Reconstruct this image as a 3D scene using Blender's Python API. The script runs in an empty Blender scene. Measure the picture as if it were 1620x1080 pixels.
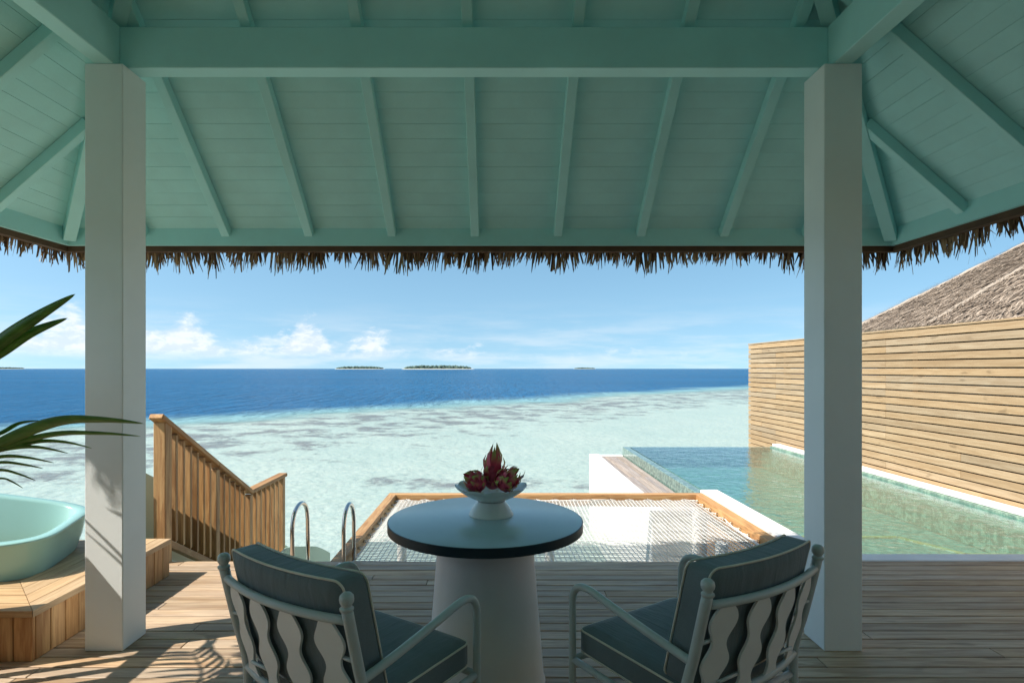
import bpy, bmesh, math, random
from mathutils import Vector, Matrix
R = math.radians
random.seed(11)
scene = bpy.context.scene
col = scene.collection

# ---------------------------------------------------------------- camera
EYE = 1.45
cam = bpy.data.cameras.new('camera')
cam.sensor_width = 36.0
cam.lens = 20.0
cam.shift_x = 0.0142
cam.shift_y = 0.0265
cam.clip_start = 0.05
cam.clip_end = 90000.0
cam_o = bpy.data.objects.new('camera', cam)
cam_o.location = (0, 0, EYE)
cam_o.rotation_euler = (R(90), 0, 0)
col.objects.link(cam_o)
scene.camera = cam_o

# ---------------------------------------------------------------- light
LDIR = Vector((0.84, 0.29, -1.0)).normalized()       # direction the sunlight travels
SUN_EL = math.asin(-LDIR.z)
SUN_ROT = math.atan2(-LDIR.x, -LDIR.y)
sun = bpy.data.lights.new('sun', 'SUN')
sun.energy = 4.6
sun.angle = R(0.53)
sun.color = (1.0, 0.93, 0.82)
sun_o = bpy.data.objects.new('sun', sun)
sun_o.rotation_euler = LDIR.to_track_quat('-Z', 'Y').to_euler()
sun_o.location = (-8, -3, 12)
col.objects.link(sun_o)

scene.view_settings.view_transform = 'Standard'
scene.view_settings.look = 'None'
scene.view_settings.gamma = 1.0
scene.view_settings.exposure = 0.70
scene.view_settings.use_curve_mapping = False
scene.render.engine = 'CYCLES'
scene.cycles.use_denoising = True
scene.cycles.max_bounces = 10
scene.cycles.diffuse_bounces = 6
scene.cycles.glossy_bounces = 4
scene.cycles.transparent_max_bounces = 24
scene.cycles.caustics_reflective = False
scene.cycles.caustics_refractive = False
scene.cycles.sample_clamp_indirect = 6.0


class NT:
    """small helper for node trees"""
    def __init__(self, tree):
        self.t = tree
        self.n = tree.nodes
        self.l = tree.links

    def node(self, kind, **kw):
        nd = self.n.new(kind)
        for k, v in kw.items():
            if k.startswith('i_'):
                key = k[2:]
                key = int(key) if key.isdigit() else key.replace('_', ' ')
                self.set(nd.inputs[key], v)
            else:
                setattr(nd, k, v)
        return nd

    def set(self, sock, v):
        if isinstance(v, bpy.types.NodeSocket):
            self.l.new(v, sock)
        else:
            sock.default_value = v

    def math(self, op, a, b=0.0, clamp=False):
        nd = self.n.new('ShaderNodeMath')
        nd.operation = op
        nd.use_clamp = clamp
        self.set(nd.inputs[0], a)
        self.set(nd.inputs[1], b)
        return nd.outputs[0]

    def vmath(self, op, a, b=(0, 0, 0)):
        nd = self.n.new('ShaderNodeVectorMath')
        nd.operation = op
        self.set(nd.inputs[0], a)
        self.set(nd.inputs[1], b)
        return nd.outputs[0]

    def smooth(self, v, lo, hi, a=0.0, b=1.0):
        nd = self.n.new('ShaderNodeMapRange')
        nd.interpolation_type = 'SMOOTHSTEP'
        self.set(nd.inputs[0], v)
        nd.inputs[1].default_value = lo
        nd.inputs[2].default_value = hi
        nd.inputs[3].default_value = a
        nd.inputs[4].default_value = b
        return nd.outputs[0]

    def mix(self, f, a, b, mode='MIX'):
        nd = self.n.new('ShaderNodeMix')
        nd.data_type = 'RGBA'
        nd.blend_type = mode
        self.set(nd.inputs[0], f)
        self.set(nd.inputs[6], a)
        self.set(nd.inputs[7], b)
        return nd.outputs[2]

    def noise(self, vec, scale, detail=3.0, rough=0.55, dist=0.0):
        nd = self.n.new('ShaderNodeTexNoise')
        self.l.new(vec, nd.inputs['Vector'])
        nd.inputs['Scale'].default_value = scale
        nd.inputs['Detail'].default_value = detail
        nd.inputs['Roughness'].default_value = rough
        nd.inputs['Distortion'].default_value = dist
        return nd.outputs['Fac']

    def comb(self, x, y, z):
        nd = self.n.new('ShaderNodeCombineXYZ')
        for i, v in enumerate((x, y, z)):
            self.set(nd.inputs[i], v)
        return nd.outputs[0]


def c4(c):
    return (c[0], c[1], c[2], 1.0)


# ---------------------------------------------------------------- world: Nishita sky with low cumulus
world = bpy.data.worlds.new('World')
scene.world = world
world.use_nodes = True
w = NT(world.node_tree)
bg = world.node_tree.nodes['Background']
sky = w.node('ShaderNodeTexSky')
sky.sky_type = 'NISHITA'
sky.sun_disc = False
sky.sun_elevation = SUN_EL
sky.sun_rotation = SUN_ROT
sky.altitude = 0.0
sky.air_density = 1.0
sky.dust_density = 0.9
sky.ozone_density = 1.6
tc = w.node('ShaderNodeTexCoord')
# the clear tropical sky stays blue down to the sea: read the sky model a little above the true elevation
lift = w.vmath('NORMALIZE', w.vmath('ADD', w.vmath('MULTIPLY', tc.outputs['Generated'], (1, 1, 0.85)), (0, 0, 0.15)))
w.l.new(lift, sky.inputs['Vector'])
sep = w.node('ShaderNodeSeparateXYZ')
w.l.new(tc.outputs['Generated'], sep.inputs[0])
sx, sy, sz = sep.outputs
az = w.math('ARCTAN2', sx, sy)
el = w.math('ARCSINE', sz)
p1 = w.comb(w.math('MULTIPLY', az, 1.0), w.math('MULTIPLY', el, 2.1), 3.1)
n_top = w.noise(w.comb(az, 0.0, 5.3), 8.5, 2.0, 0.5)
n_det = w.noise(p1, 24.0, 9.0, 0.62, 0.25)
left = w.smooth(w.math('ABSOLUTE', w.math('ADD', az, 0.66)), 0.30, 0.66, 1.0, 0.0)
top = w.math('ADD', 0.012, w.math('MULTIPLY', w.smooth(n_top, 0.34, 0.72), w.math('ADD', 0.030, w.math('MULTIPLY', left, 0.034))))
top = w.math('ADD', top, w.math('MULTIPLY', left, 0.032))
fluff = w.math('MULTIPLY', w.math('SUBTRACT', n_det, 0.5), 0.105)
cl = w.math('MULTIPLY', w.smooth(w.math('SUBTRACT', w.math('ADD', top, fluff), el), 0.0, 0.036), w.smooth(el, 0.010, 0.036))
# thin high veil
p2 = w.comb(w.math('MULTIPLY', az, 2.0), w.math('MULTIPLY', el, 14.0), 9.0)
veil = w.math('MULTIPLY', w.smooth(w.noise(p2, 3.0, 5.0, 0.6), 0.36, 0.70), w.smooth(el, 0.0, 0.13, 0.42, 0.0))
shade = w.smooth(w.math('SUBTRACT', w.noise(w.vmath('ADD', p1, (0.006, -0.012, 0.0)), 24.0, 9.0, 0.62, 0.25), n_det), -0.10, 0.10, 1.0, 0.0)
hsv = w.node('ShaderNodeHueSaturation')
hsv.inputs['Saturation'].default_value = 1.08
hsv.inputs['Hue'].default_value = 0.480
hsv.inputs['Value'].default_value = 1.0
w.l.new(sky.outputs[0], hsv.inputs['Color'])
CLOUD = 5.8
ccol = w.mix(shade, (CLOUD * 0.80, CLOUD * 0.87, CLOUD * 0.95, 1), (CLOUD * 1.06, CLOUD * 1.06, CLOUD * 1.06, 1))
c1 = w.mix(veil, hsv.outputs[0], (CLOUD, CLOUD, CLOUD, 1))
c2 = w.mix(w.math('MULTIPLY', cl, 0.70), c1, ccol)
w.l.new(c2, bg.inputs[0])
bg.inputs[1].default_value = 0.115


# ================================================================= materials
def new_mat(name):
    m = bpy.data.materials.new(name)
    m.use_nodes = True
    t = NT(m.node_tree)
    bsdf = m.node_tree.nodes['Principled BSDF']
    return m, t, bsdf


def paint(name, colr, rough=0.5, var=0.06, scale=3.0, bump=0.02, spec=0.4, bscale=60.0):
    m, t, b = new_mat(name)
    tcn = t.node('ShaderNodeTexCoord')
    oi = t.node('ShaderNodeObjectInfo')
    v = t.vmath('ADD', tcn.outputs['Object'], t.comb(t.math('MULTIPLY', oi.outputs['Random'], 37.0), 0.0, 0.0))
    f = t.noise(v, scale, 5.0, 0.6)
    lo = tuple(x * (1 - var) for x in colr)
    hi = tuple(min(1, x * (1 + var)) for x in colr)
    cc = t.mix(t.smooth(f, 0.3, 0.7), c4(lo), c4(hi))
    t.l.new(cc, b.inputs['Base Color'])
    b.inputs['Roughness'].default_value = rough
    b.inputs['Specular IOR Level'].default_value = spec
    if bump:
        bn = t.node('ShaderNodeBump', i_Strength=0.35, i_Distance=bump * 0.1)
        t.l.new(t.noise(v, bscale, 4.0, 0.6), bn.inputs['Height'])
        t.l.new(bn.outputs[0], b.inputs['Normal'])
    return m


def wood(name, dark, light, rough=0.6, scl=1.0, tone=0.25, spec=0.3, weather=None):
    """grain runs along the object's local X"""
    m, t, b = new_mat(name)
    tcn = t.node('ShaderNodeTexCoord')
    oi = t.node('ShaderNodeObjectInfo')
    rnd = oi.outputs['Random']
    v = t.vmath('ADD', tcn.outputs['Object'],
                t.comb(t.math('MULTIPLY', rnd, 51.0), t.math('MULTIPLY', rnd, 17.0), t.math('MULTIPLY', rnd, 29.0)))
    vs = t.vmath('MULTIPLY', v, (0.9 * scl, 11 * scl, 11 * scl))
    g = t.noise(vs, 2.2, 6.0, 0.62, 0.9)
    fine = t.noise(t.vmath('MULTIPLY', v, (2.0, 90, 90)), 2.0, 3.0, 0.6)
    kn = t.noise(t.vmath('MULTIPLY', v, (3.0, 9.0, 9.0)), 1.3, 2.0, 0.5)
    base = t.mix(t.smooth(g, 0.30, 0.72), c4(dark), c4(light))
    base = t.mix(t.smooth(kn, 0.66, 0.76, 0.0, 0.55), base, c4(tuple(x * 0.45 for x in dark)))
    base = t.mix(t.smooth(fine, 0.35, 0.7, 0.22, 0.0), base, c4(tuple(x * 0.6 for x in dark)))
    # every board has its own tone and its own warmth
    k = t.math('ADD', t.math('MULTIPLY', rnd, tone), 1.0 - tone * 0.5)
    r2 = t.math('FRACT', t.math('MULTIPLY', rnd, 13.7))
    tint = t.comb(t.math('MULTIPLY', k, t.math('ADD', t.math('MULTIPLY', r2, 0.10), 0.96)), k,
                  t.math('MULTIPLY', k, t.math('SUBTRACT', 1.06, t.math('MULTIPLY', r2, 0.16))))
    cc = t.mix(1.0, base, tint, 'MULTIPLY')
    if weather:
        wn = t.noise(t.vmath('MULTIPLY', v, (1.0, 3.0, 3.0)), 1.6, 4.0, 0.6)
        cc = t.mix(t.smooth(wn, 0.40, 0.68, 0.0, 0.35), cc, c4(weather))
    t.l.new(cc, b.inputs['Base Color'])
    b.inputs['Roughness'].default_value = rough
    b.inputs['Specular IOR Level'].default_value = spec
    bn = t.node('ShaderNodeBump', i_Strength=0.5, i_Distance=0.0025)
    t.l.new(t.math('ADD', g, t.math('MULTIPLY', fine, 0.6)), bn.inputs['Height'])
    t.l.new(bn.outputs[0], b.inputs['Normal'])
    return m


def water_mat(name, tint, scales, dist, deep=None, ior=1.33, rough=0.03, gloss=1.0, gmin=0.0, wdet=3.0):
    """tinted clear body under a rippled, Fresnel-weighted mirror; 'deep' adds an opaque blue body offshore"""
    m = bpy.data.materials.new(name)
    m.use_nodes = True
    t = NT(m.node_tree)
    m.node_tree.nodes.remove(m.node_tree.nodes['Principled BSDF'])
    out = m.node_tree.nodes['Material Output']
    tcn = t.node('ShaderNodeTexCoord')
    v = tcn.outputs['Object']
    h = None
    edge = None
    if deep:
        sp = t.node('ShaderNodeSeparateXYZ')
        t.l.new(v, sp.inputs[0])
        edge = t.math('SUBTRACT', t.math('SUBTRACT', sp.outputs[1], 51.0), t.math('MULTIPLY', sp.outputs[0], 1.03))
        wob = t.noise(t.vmath('MULTIPLY', v, (1, 1, 0)), 0.06, 5.0, 0.65)
        edge = t.math('ADD', edge, t.math('MULTIPLY', t.math('SUBTRACT', wob, 0.5), 24.0))
    for (s, amp, ax, ay, offshore) in scales:
        vv = t.vmath('MULTIPLY', v, (ax, ay, 1.0))
        n = t.math('MULTIPLY', t.noise(vv, s, wdet, 0.6, 0.4), amp)
        if offshore and edge is not None:
            n = t.math('MULTIPLY', n, t.smooth(edge, -8.0, 2.0))
        h = n if h is None else t.math('ADD', h, n)
    bn = t.node('ShaderNodeBump', i_Strength=1.0, i_Distance=dist)
    t.l.new(h, bn.inputs['Height'])
    tr = t.node('ShaderNodeBsdfTransparent')
    t.set(tr.inputs[0], c4(tint))
    body = tr.outputs[0]
    if deep:
        fac = t.smooth(edge, -11.0, -3.0)
        df = t.node('ShaderNodeBsdfDiffuse')
        t.l.new(bn.outputs[0], df.inputs['Normal'])
        pat = t.noise(t.vmath('MULTIPLY', v, (0.25, 1.0, 0.0)), 0.02, 4.0, 0.6)
        dcol = t.mix(t.smooth(pat, 0.3, 0.7), c4(deep), c4(tuple(x * 1.25 for x in deep)))
        # over the reef edge the body goes from turquoise to deep blue
        t.l.new(t.mix(t.smooth(edge, -9.0, 5.0), (0.27, 0.47, 0.47, 1), dcol), df.inputs[0])
        mx = t.node('ShaderNodeMixShader')
        t.l.new(fac, mx.inputs[0])
        t.l.new(tr.outputs[0], mx.inputs[1])
        t.l.new(df.outputs[0], mx.inputs[2])
        body = mx.outputs[0]
    gl = t.node('ShaderNodeBsdfGlossy')
    gl.inputs['Roughness'].default_value = rough
    gl.inputs['Color'].default_value = (1, 1, 1, 1)
    t.l.new(bn.outputs[0], gl.inputs['Normal'])
    fr = t.node('ShaderNodeFresnel')
    fr.inputs['IOR'].default_value = ior
    t.l.new(bn.outputs[0], fr.inputs['Normal'])
    f = t.math('ADD', t.math('MULTIPLY', fr.outputs[0], gloss), gmin)
    mx = t.node('ShaderNodeMixShader')
    t.l.new(f, mx.inputs[0])
    t.l.new(body, mx.inputs[1])
    t.l.new(gl.outputs[0], mx.inputs[2])
    t.l.new(mx.outputs[0], out.inputs['Surface'])
    return m


def seabed_mat():
    m, t, b = new_mat('sand_and_reef')
    tcn = t.node('ShaderNodeTexCoord')
    v = t.vmath('MULTIPLY', tcn.outputs['Object'], (1, 1, 0))
    sp = t.node('ShaderNodeSeparateXYZ')
    t.l.new(v, sp.inputs[0])
    s = t.math('SUBTRACT', t.math('SUBTRACT', sp.outputs[1], 50.0), t.math('MULTIPLY', sp.outputs[0], 1.03))
    sand = t.mix(t.smooth(t.noise(v, 0.22, 5.0, 0.6), 0.3, 0.7), (0.44, 0.52, 0.48, 1), (0.52, 0.575, 0.525, 1))
    sand = t.mix(t.smooth(t.noise(v, 5.0, 6.0, 0.72, 0.3), 0.42, 0.60, 0.50, 0.0), sand, (0.32, 0.43, 0.41, 1))  # fine mottle puts the water's light ripple texture into the sand colour
    patch = t.noise(t.vmath('MULTIPLY', v, (0.8, 1.0, 0)), 0.60, 9.0, 0.74, 0.3)
    band = t.math('MULTIPLY', t.smooth(s, -32.0, -16.0), t.smooth(s, -8.0, -3.0, 1.0, 0.6))
    near = t.math('MULTIPLY', t.smooth(t.math('ABSOLUTE', t.math('SUBTRACT', sp.outputs[1], 15.6)), 0.2, 2.2, 1.0, 0.0),
                  t.smooth(t.math('ABSOLUTE', t.math('SUBTRACT', sp.outputs[0], 0.0)), 2.5, 5.5, 0.9, 0.0))
    fld = t.math('ADD', t.math('SUBTRACT', patch, 0.10), t.math('MULTIPLY', t.math('MAXIMUM', band, near), 0.205))
    reef = t.smooth(fld, 0.55, 0.68)
    rc = t.mix(t.noise(v, 1.1, 4.0, 0.6), (0.08, 0.075, 0.09, 1), (0.24, 0.23, 0.235, 1))
    t.l.new(t.mix(t.math('MULTIPLY', reef, 0.85), sand, rc), b.inputs['Base Color'])
    b.inputs['Roughness'].default_value = 0.9
    b.inputs['Specular IOR Level'].default_value = 0.1
    return m


def mosaic(name, c_a, c_b, grout, size=0.025):
    m, t, b = new_mat(name)
    tcn = t.node('ShaderNodeTexCoord')
    v = tcn.outputs['Object']
    br = t.node('ShaderNodeTexBrick')
    br.offset = 0.0
    t.l.new(v, br.inputs['Vector'])
    br.inputs['Color1'].default_value = c4(c_a)
    br.inputs['Color2'].default_value = c4(c_b)
    br.inputs['Mortar'].default_value = c4(grout)
    br.inputs['Scale'].default_value = 1.0
    br.inputs['Mortar Size'].default_value = 0.0015
    br.inputs['Brick Width'].default_value = size
    br.inputs['Row Height'].default_value = size
    big = t.noise(v, 1.3, 5.0, 0.6)
    cc = t.mix(t.smooth(big, 0.3, 0.7, 0.25, 0.0), br.outputs[0], c4(tuple(x * 0.6 for x in c_a)))
    cl_ = t.noise(v, 16.0, 4.0, 0.65, 0.6)
    cc = t.mix(t.smooth(cl_, 0.42, 0.60, 0.75, 0.0), cc, c4(tuple(x * 0.5 for x in c_b)))
    t.l.new(cc, b.inputs['Base Color'])
    b.inputs['Roughness'].default_value = 0.3
    return m


def thatch(name, dark, light, sc=8.0):
    m, t, b = new_mat(name)
    tcn = t.node('ShaderNodeTexCoord')
    v = tcn.outputs['Object']
    g = t.node('ShaderNodeNewGeometry')
    n1 = t.noise(v, sc, 4.0, 0.7)
    n2 = t.noise(v, 0.9, 3.0, 0.6)
    f = t.math('ADD', t.math('MULTIPLY', g.outputs['Random Per Island'], 0.55),
               t.math('ADD', t.math('MULTIPLY', n1, 0.35), t.math('MULTIPLY', n2, 0.35)))
    t.l.new(t.mix(t.smooth(f, 0.25, 0.95), c4(dark), c4(light)), b.inputs['Base Color'])
    b.inputs['Roughness'].default_value = 0.85
    b.inputs['Specular IOR Level'].default_value = 0.2
    return m


def leafmat(name, colr, under):
    m, t, b = new_mat(name)
    tcn = t.node('ShaderNodeTexCoord')
    v = tcn.outputs['Object']
    n = t.noise(v, 14.0, 4.0, 0.6)
    str_ = t.noise(t.vmath('MULTIPLY', v, (6, 60, 60)), 2.0, 3.0, 0.6)
    cc = t.mix(t.smooth(t.math('ADD', t.math('MULTIPLY', n, 0.5), t.math('MULTIPLY', str_, 0.5)), 0.35, 0.65), c4(colr), c4(under))
    t.l.new(cc, b.inputs['Base Color'])
    b.inputs['Roughness'].default_value = 0.38
    tl = t.node('ShaderNodeBsdfTranslucent')
    tl.inputs[0].default_value = c4(tuple(x * 1.6 for x in under))
    mx = t.node('ShaderNodeMixShader')
    mx.inputs[0].default_value = 0.35
    out = m.node_tree.nodes['Material Output']
    t.l.new(b.outputs[0], mx.inputs[1])
    t.l.new(tl.outputs[0], mx.inputs[2])
    t.l.new(mx.outputs[0], out.inputs['Surface'])
    return m


def fabric(name, colr):
    m, t, b = new_mat(name)
    tcn = t.node('ShaderNodeTexCoord')
    v = tcn.outputs['Object']
    f = t.noise(v, 5.0, 4.0, 0.6)
    wv = t.noise(v, 420.0, 2.0, 0.5)
    cc = t.mix(t.smooth(f, 0.3, 0.7), c4(tuple(x * 0.9 for x in colr)), c4(tuple(x * 1.1 for x in colr)))
    cc = t.mix(t.smooth(wv, 0.3, 0.7, 0.25, 0.0), cc, c4(tuple(x * 0.6 for x in colr)))
    t.l.new(cc, b.inputs['Base Color'])
    b.inputs['Roughness'].default_value = 0.9
    b.inputs['Sheen Weight'].default_value = 0.15
    b.inputs['Specular IOR Level'].default_value = 0.15
    wr = t.noise(t.vmath('MULTIPLY', v, (26.0, 4.0, 4.0)), 1.0, 4.0, 0.55, 0.5)
    bn = t.node('ShaderNodeBump', i_Strength=0.7, i_Distance=0.014)
    t.l.new(t.math('ADD', wr, t.math('MULTIPLY', wv, 0.05)), bn.inputs['Height'])
    t.l.new(bn.outputs[0], b.inputs['Normal'])
    return m


def dragonskin():
    m, t, b = new_mat('dragon_fruit_skin')
    tcn = t.node('ShaderNodeTexCoord')
    n = t.noise(tcn.outputs['Object'], 22.0, 4.0, 0.6)
    t.l.new(t.mix(t.smooth(n, 0.3, 0.7), (0.40, 0.03, 0.08, 1), (0.68, 0.10, 0.19, 1)), b.inputs['Base Color'])
    b.inputs['Roughness'].default_value = 0.45
    return m


def bractmat():
    """red at the root, green towards the tip (local Z is the bract's length)"""
    m, t, b = new_mat('dragon_fruit_bract')
    tcn = t.node('ShaderNodeTexCoord')
    sp = t.node('ShaderNodeSeparateXYZ')
    t.l.new(tcn.outputs['Object'], sp.inputs[0])
    oi = t.node('ShaderNodeObjectInfo')
    f = t.math('ADD', t.math('MULTIPLY', sp.outputs[2], 1.0), t.math('MULTIPLY', t.math('SUBTRACT', oi.outputs['Random'], 0.5), 0.5))
    t.l.new(t.mix(t.smooth(f, 0.32, 1.05), (0.66, 0.08, 0.15, 1), (0.36, 0.42, 0.10, 1)), b.inputs['Base Color'])
    b.inputs['Roughness'].default_value = 0.45
    return m


def metal(name, colr, rough):
    m, t, b = new_mat(name)
    b.inputs['Base Color'].default_value = c4(colr)
    b.inputs['Metallic'].default_value = 1.0
    b.inputs['Roughness'].default_value = rough
    return m


def glass_mat(name, tint, gloss=1.0):
    m = bpy.data.materials.new(name)
    m.use_nodes = True
    t = NT(m.node_tree)
    m.node_tree.nodes.remove(m.node_tree.nodes['Principled BSDF'])
    tr = t.node('ShaderNodeBsdfTransparent')
    tr.inputs[0].default_value = c4(tint)
    gl = t.node('ShaderNodeBsdfGlossy')
    gl.inputs['Roughness'].default_value = 0.02
    fr = t.node('ShaderNodeFresnel')
    fr.inputs['IOR'].default_value = 1.45
    mx = t.node('ShaderNodeMixShader')
    ge = t.node('ShaderNodeNewGeometry')
    t.l.new(t.math('MULTIPLY', t.math('MULTIPLY', fr.outputs[0], gloss), t.math('SUBTRACT', 1.0, ge.outputs['Backfacing'])), mx.inputs[0])
    t.l.new(tr.outputs[0], mx.inputs[1])
    t.l.new(gl.outputs[0], mx.inputs[2])
    t.l.new(mx.outputs[0], m.node_tree.nodes['Material Output'].inputs['Surface'])
    return m


M = {}
M['teal'] = paint('teal_paint', (0.43, 0.785, 0.785), 0.55, 0.05, 2.0, 0.02)
M['teal_board'] = paint('teal_board_paint', (0.44, 0.785, 0.785), 0.6, 0.05, 3.0, 0.02)
M['white'] = paint('white_paint', (0.84, 0.885, 0.89), 0.5, 0.03, 2.0, 0.015)
M['concrete'] = paint('white_render', (0.80, 0.79, 0.75), 0.7, 0.05, 2.5, 0.05)
M['deck'] = wood('deck_timber', (0.34, 0.225, 0.14), (0.60, 0.45, 0.30), 0.55, 1.0, 0.40, 0.35, weather=(0.40, 0.345, 0.29))
M['subdeck'] = paint('dark_joists_and_gap_shade', (0.035, 0.028, 0.022), 0.9)
M['cedar'] = wood('new_cedar', (0.34, 0.17, 0.07), (0.58, 0.36, 0.165), 0.6, 1.2, 0.42)
M['fence'] = wood('fence_timber', (0.36, 0.25, 0.145), (0.475, 0.36, 0.23), 0.65, 1.0, 0.26)
M['bath_top'] = wood('bath_surround_timber', (0.40, 0.26, 0.14), (0.58, 0.41, 0.24), 0.6, 1.0, 0.25)
M['slat_grey'] = wood('grey_channel_slats', (0.30, 0.25, 0.22), (0.45, 0.39, 0.35), 0.65)
M['clad'] = wood('cladding_timber', (0.30, 0.19, 0.11), (0.45, 0.31, 0.19), 0.65)
M['sea'] = water_mat('sea_water', (0.965, 0.995, 0.985), [(0.9, 0.80, 1.0, 0.22, 1), (0.16, 0.9, 1.0, 0.6, 1), (0.8, 0.16, 1.0, 0.9, 0), (3.6, 0.11, 1.0, 0.9, 0)], 1.0,
                     deep=(0.003, 0.078, 0.190), ior=1.33, rough=0.05, gloss=0.42, wdet=6.0)
M['seabed'] = seabed_mat()
M['poolwater'] = water_mat('pool_water', (0.62, 0.90, 0.92), [(3.2, 1.0, 0.9, 1.0, 0), (10.0, 0.35, 1.0, 1.0, 0), (24.0, 0.14, 1.0, 1.0, 0)], 0.015, ior=1.33, rough=0.01, gloss=1.25)
M['mosaic'] = mosaic('green_mosaic', (0.34, 0.46, 0.35), (0.22, 0.36, 0.29), (0.40, 0.48, 0.39))
M['wet_tile'] = mosaic('wet_edge_tile', (0.26, 0.36, 0.30), (0.18, 0.29, 0.26), (0.30, 0.38, 0.33))
M['wet_tile'].node_tree.nodes['Principled BSDF'].inputs['Roughness'].default_value = 0.08
M['nosing'] = mosaic('yellow_nosing_tile', (0.72, 0.58, 0.22), (0.62, 0.48, 0.16), (0.6, 0.6, 0.5))
M['acrylic'] = glass_mat('acrylic', (0.86, 0.95, 0.93))
M['rope'] = paint('white_rope', (0.72, 0.71, 0.68), 0.8, 0.05, 30.0, 0.0)
M['steel'] = metal('stainless_steel', (0.62, 0.58, 0.54), 0.18)
M['brass'] = metal('bolt_metal', (0.55, 0.50, 0.42), 0.3)
M['tabletop'] = paint('blue_grey_tabletop', (0.40, 0.54, 0.59), 0.24, 0.04, 4.0, 0.01, 0.7)
M['tablerim'] = paint('dark_navy_table_edge', (0.010, 0.028, 0.040), 0.4, 0.04, 4.0, 0.0)
M['pedestal'] = paint('matte_white_pedestal', (0.74, 0.76, 0.77), 0.45, 0.04, 3.0, 0.01)
M['ceramic'] = paint('white_ceramic', (0.66, 0.70, 0.67), 0.25, 0.03, 5.0, 0.0, 0.5)
M['frame'] = paint('grey_green_powder_coat', (0.50, 0.56, 0.56), 0.42, 0.04, 5.0, 0.0)
M['slat'] = paint('light_grey_powder_coat', (0.76, 0.79, 0.78), 0.5, 0.04, 5.0, 0.0)
M['cushion'] = fabric('slate_blue_fabric', (0.17, 0.215, 0.232))
M['piping'] = paint('cream_piping', (0.70, 0.67, 0.58), 0.8, 0.05, 20.0, 0.0)
M['tub'] = paint('aqua_tub_enamel', (0.28, 0.49, 0.465), 0.22, 0.03, 2.0, 0.0, 0.5)
M['slide'] = paint('pale_green_gelcoat', (0.40, 0.52, 0.42), 0.35, 0.06, 2.0, 0.0, 0.5)
M['fringe'] = thatch('dry_palm_fringe', (0.08, 0.05, 0.03), (0.50, 0.35, 0.21), 9.0)
M['thatch'] = thatch('weathered_thatch', (0.16, 0.12, 0.09), (0.50, 0.41, 0.325), 6.0)
M['ridge'] = thatch('pale_ridge_thatch', (0.30, 0.25, 0.20), (0.56, 0.48, 0.40), 6.0)
M['batten'] = paint('brown_batten', (0.10, 0.055, 0.03), 0.8, 0.2, 6.0)
M['leaf'] = leafmat('palm_leaf', (0.065, 0.17, 0.03), (0.15, 0.30, 0.055))
M['leaftip'] = paint('withered_leaf_tip', (0.10, 0.06, 0.03), 0.7)
M['stem'] = paint('palm_stem', (0.13, 0.12, 0.05), 0.7, 0.2, 9.0)
M['pot'] = paint('white_pot', (0.6, 0.6, 0.57), 0.5)
M['dragon'] = dragonskin()
M['bract'] = bractmat()
M['island'] = thatch('island_canopy', (0.05, 0.09, 0.075), (0.13, 0.18, 0.14), 0.02)
M['beach'] = paint('hazed_beach_sand', (0.48, 0.48, 0.44), 0.9, 0.05, 0.02, 0.0)  # distance haze is put into this duller sand colour
M['wall'] = paint('villa_wall', (0.52, 0.50, 0.46), 0.7, 0.05, 1.5)

# ================================================================= helpers
WM = {}          # world matrices


def tag(o, label=None, cat=None, group=None, kind=None):
    if label:
        o['label'] = label
    if cat:
        o['category'] = cat
    if group:
        o['group'] = group
    if kind:
        o['kind'] = kind
    return o


def link(o, parent, mw):
    col.objects.link(o)
    WM[o] = mw
    if parent is not None:
        o.parent = parent
        o.matrix_parent_inverse = Matrix.Identity(4)
        o.matrix_basis = WM[parent].inverted() @ mw
    else:
        o.matrix_basis = mw
    return o


def T(x, y=None, z=None):
    return Matrix.Translation(Vector((x, y, z)) if y is not None else Vector(x))


def empty(name, loc, label, cat, group=None, rotz=0.0):
    o = bpy.data.objects.new(name, None)
    o.empty_display_size = 0.1
    link(o, None, T(loc) @ Matrix.Rotation(rotz, 4, 'Z'))
    return tag(o, label, cat, group)


def obj(name, mesh, mat, parent=None, mw=None):
    o = bpy.data.objects.new(name, mesh)
    if mat is not None and not mesh.materials:
        mesh.materials.append(mat)
    return link(o, parent, mw if mw is not None else Matrix.Identity(4))


def mesh_from(name, verts, faces, smooth=False):
    me = bpy.data.meshes.new(name)
    me.from_pydata([tuple(v) for v in verts], [], faces)
    me.update()
    if smooth:
        me.polygons.foreach_set('use_smooth', [True] * len(me.polygons))
    return me


def fix(me):
    bm = bmesh.new()
    bm.from_mesh(me)
    bmesh.ops.recalc_face_normals(bm, faces=bm.faces)
    bm.to_mesh(me)
    bm.free()
    return me


_box = {}


def box_mesh(lx, ly, lz, bev, mat):
    key = (round(lx, 4), round(ly, 4), round(lz, 4), bev, mat.name)
    if key in _box:
        return _box[key]
    bm = bmesh.new()
    bmesh.ops.create_cube(bm, size=1.0)
    for v in bm.verts:
        v.co = Vector((v.co.x * lx, v.co.y * ly, v.co.z * lz))
    if bev > 0:
        bmesh.ops.bevel(bm, geom=list(bm.edges), offset=min(bev, 0.4 * min(lx, ly, lz)), segments=1, affect='EDGES')
    me = bpy.data.meshes.new('block')
    bm.to_mesh(me)
    bm.free()
    me.materials.append(mat)
    _box[key] = me
    return me


RX = {0: Matrix.Identity(4), 1: Matrix.Rotation(R(90), 4, 'Z'), 2: Matrix.Rotation(R(-90), 4, 'Y')}


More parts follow.
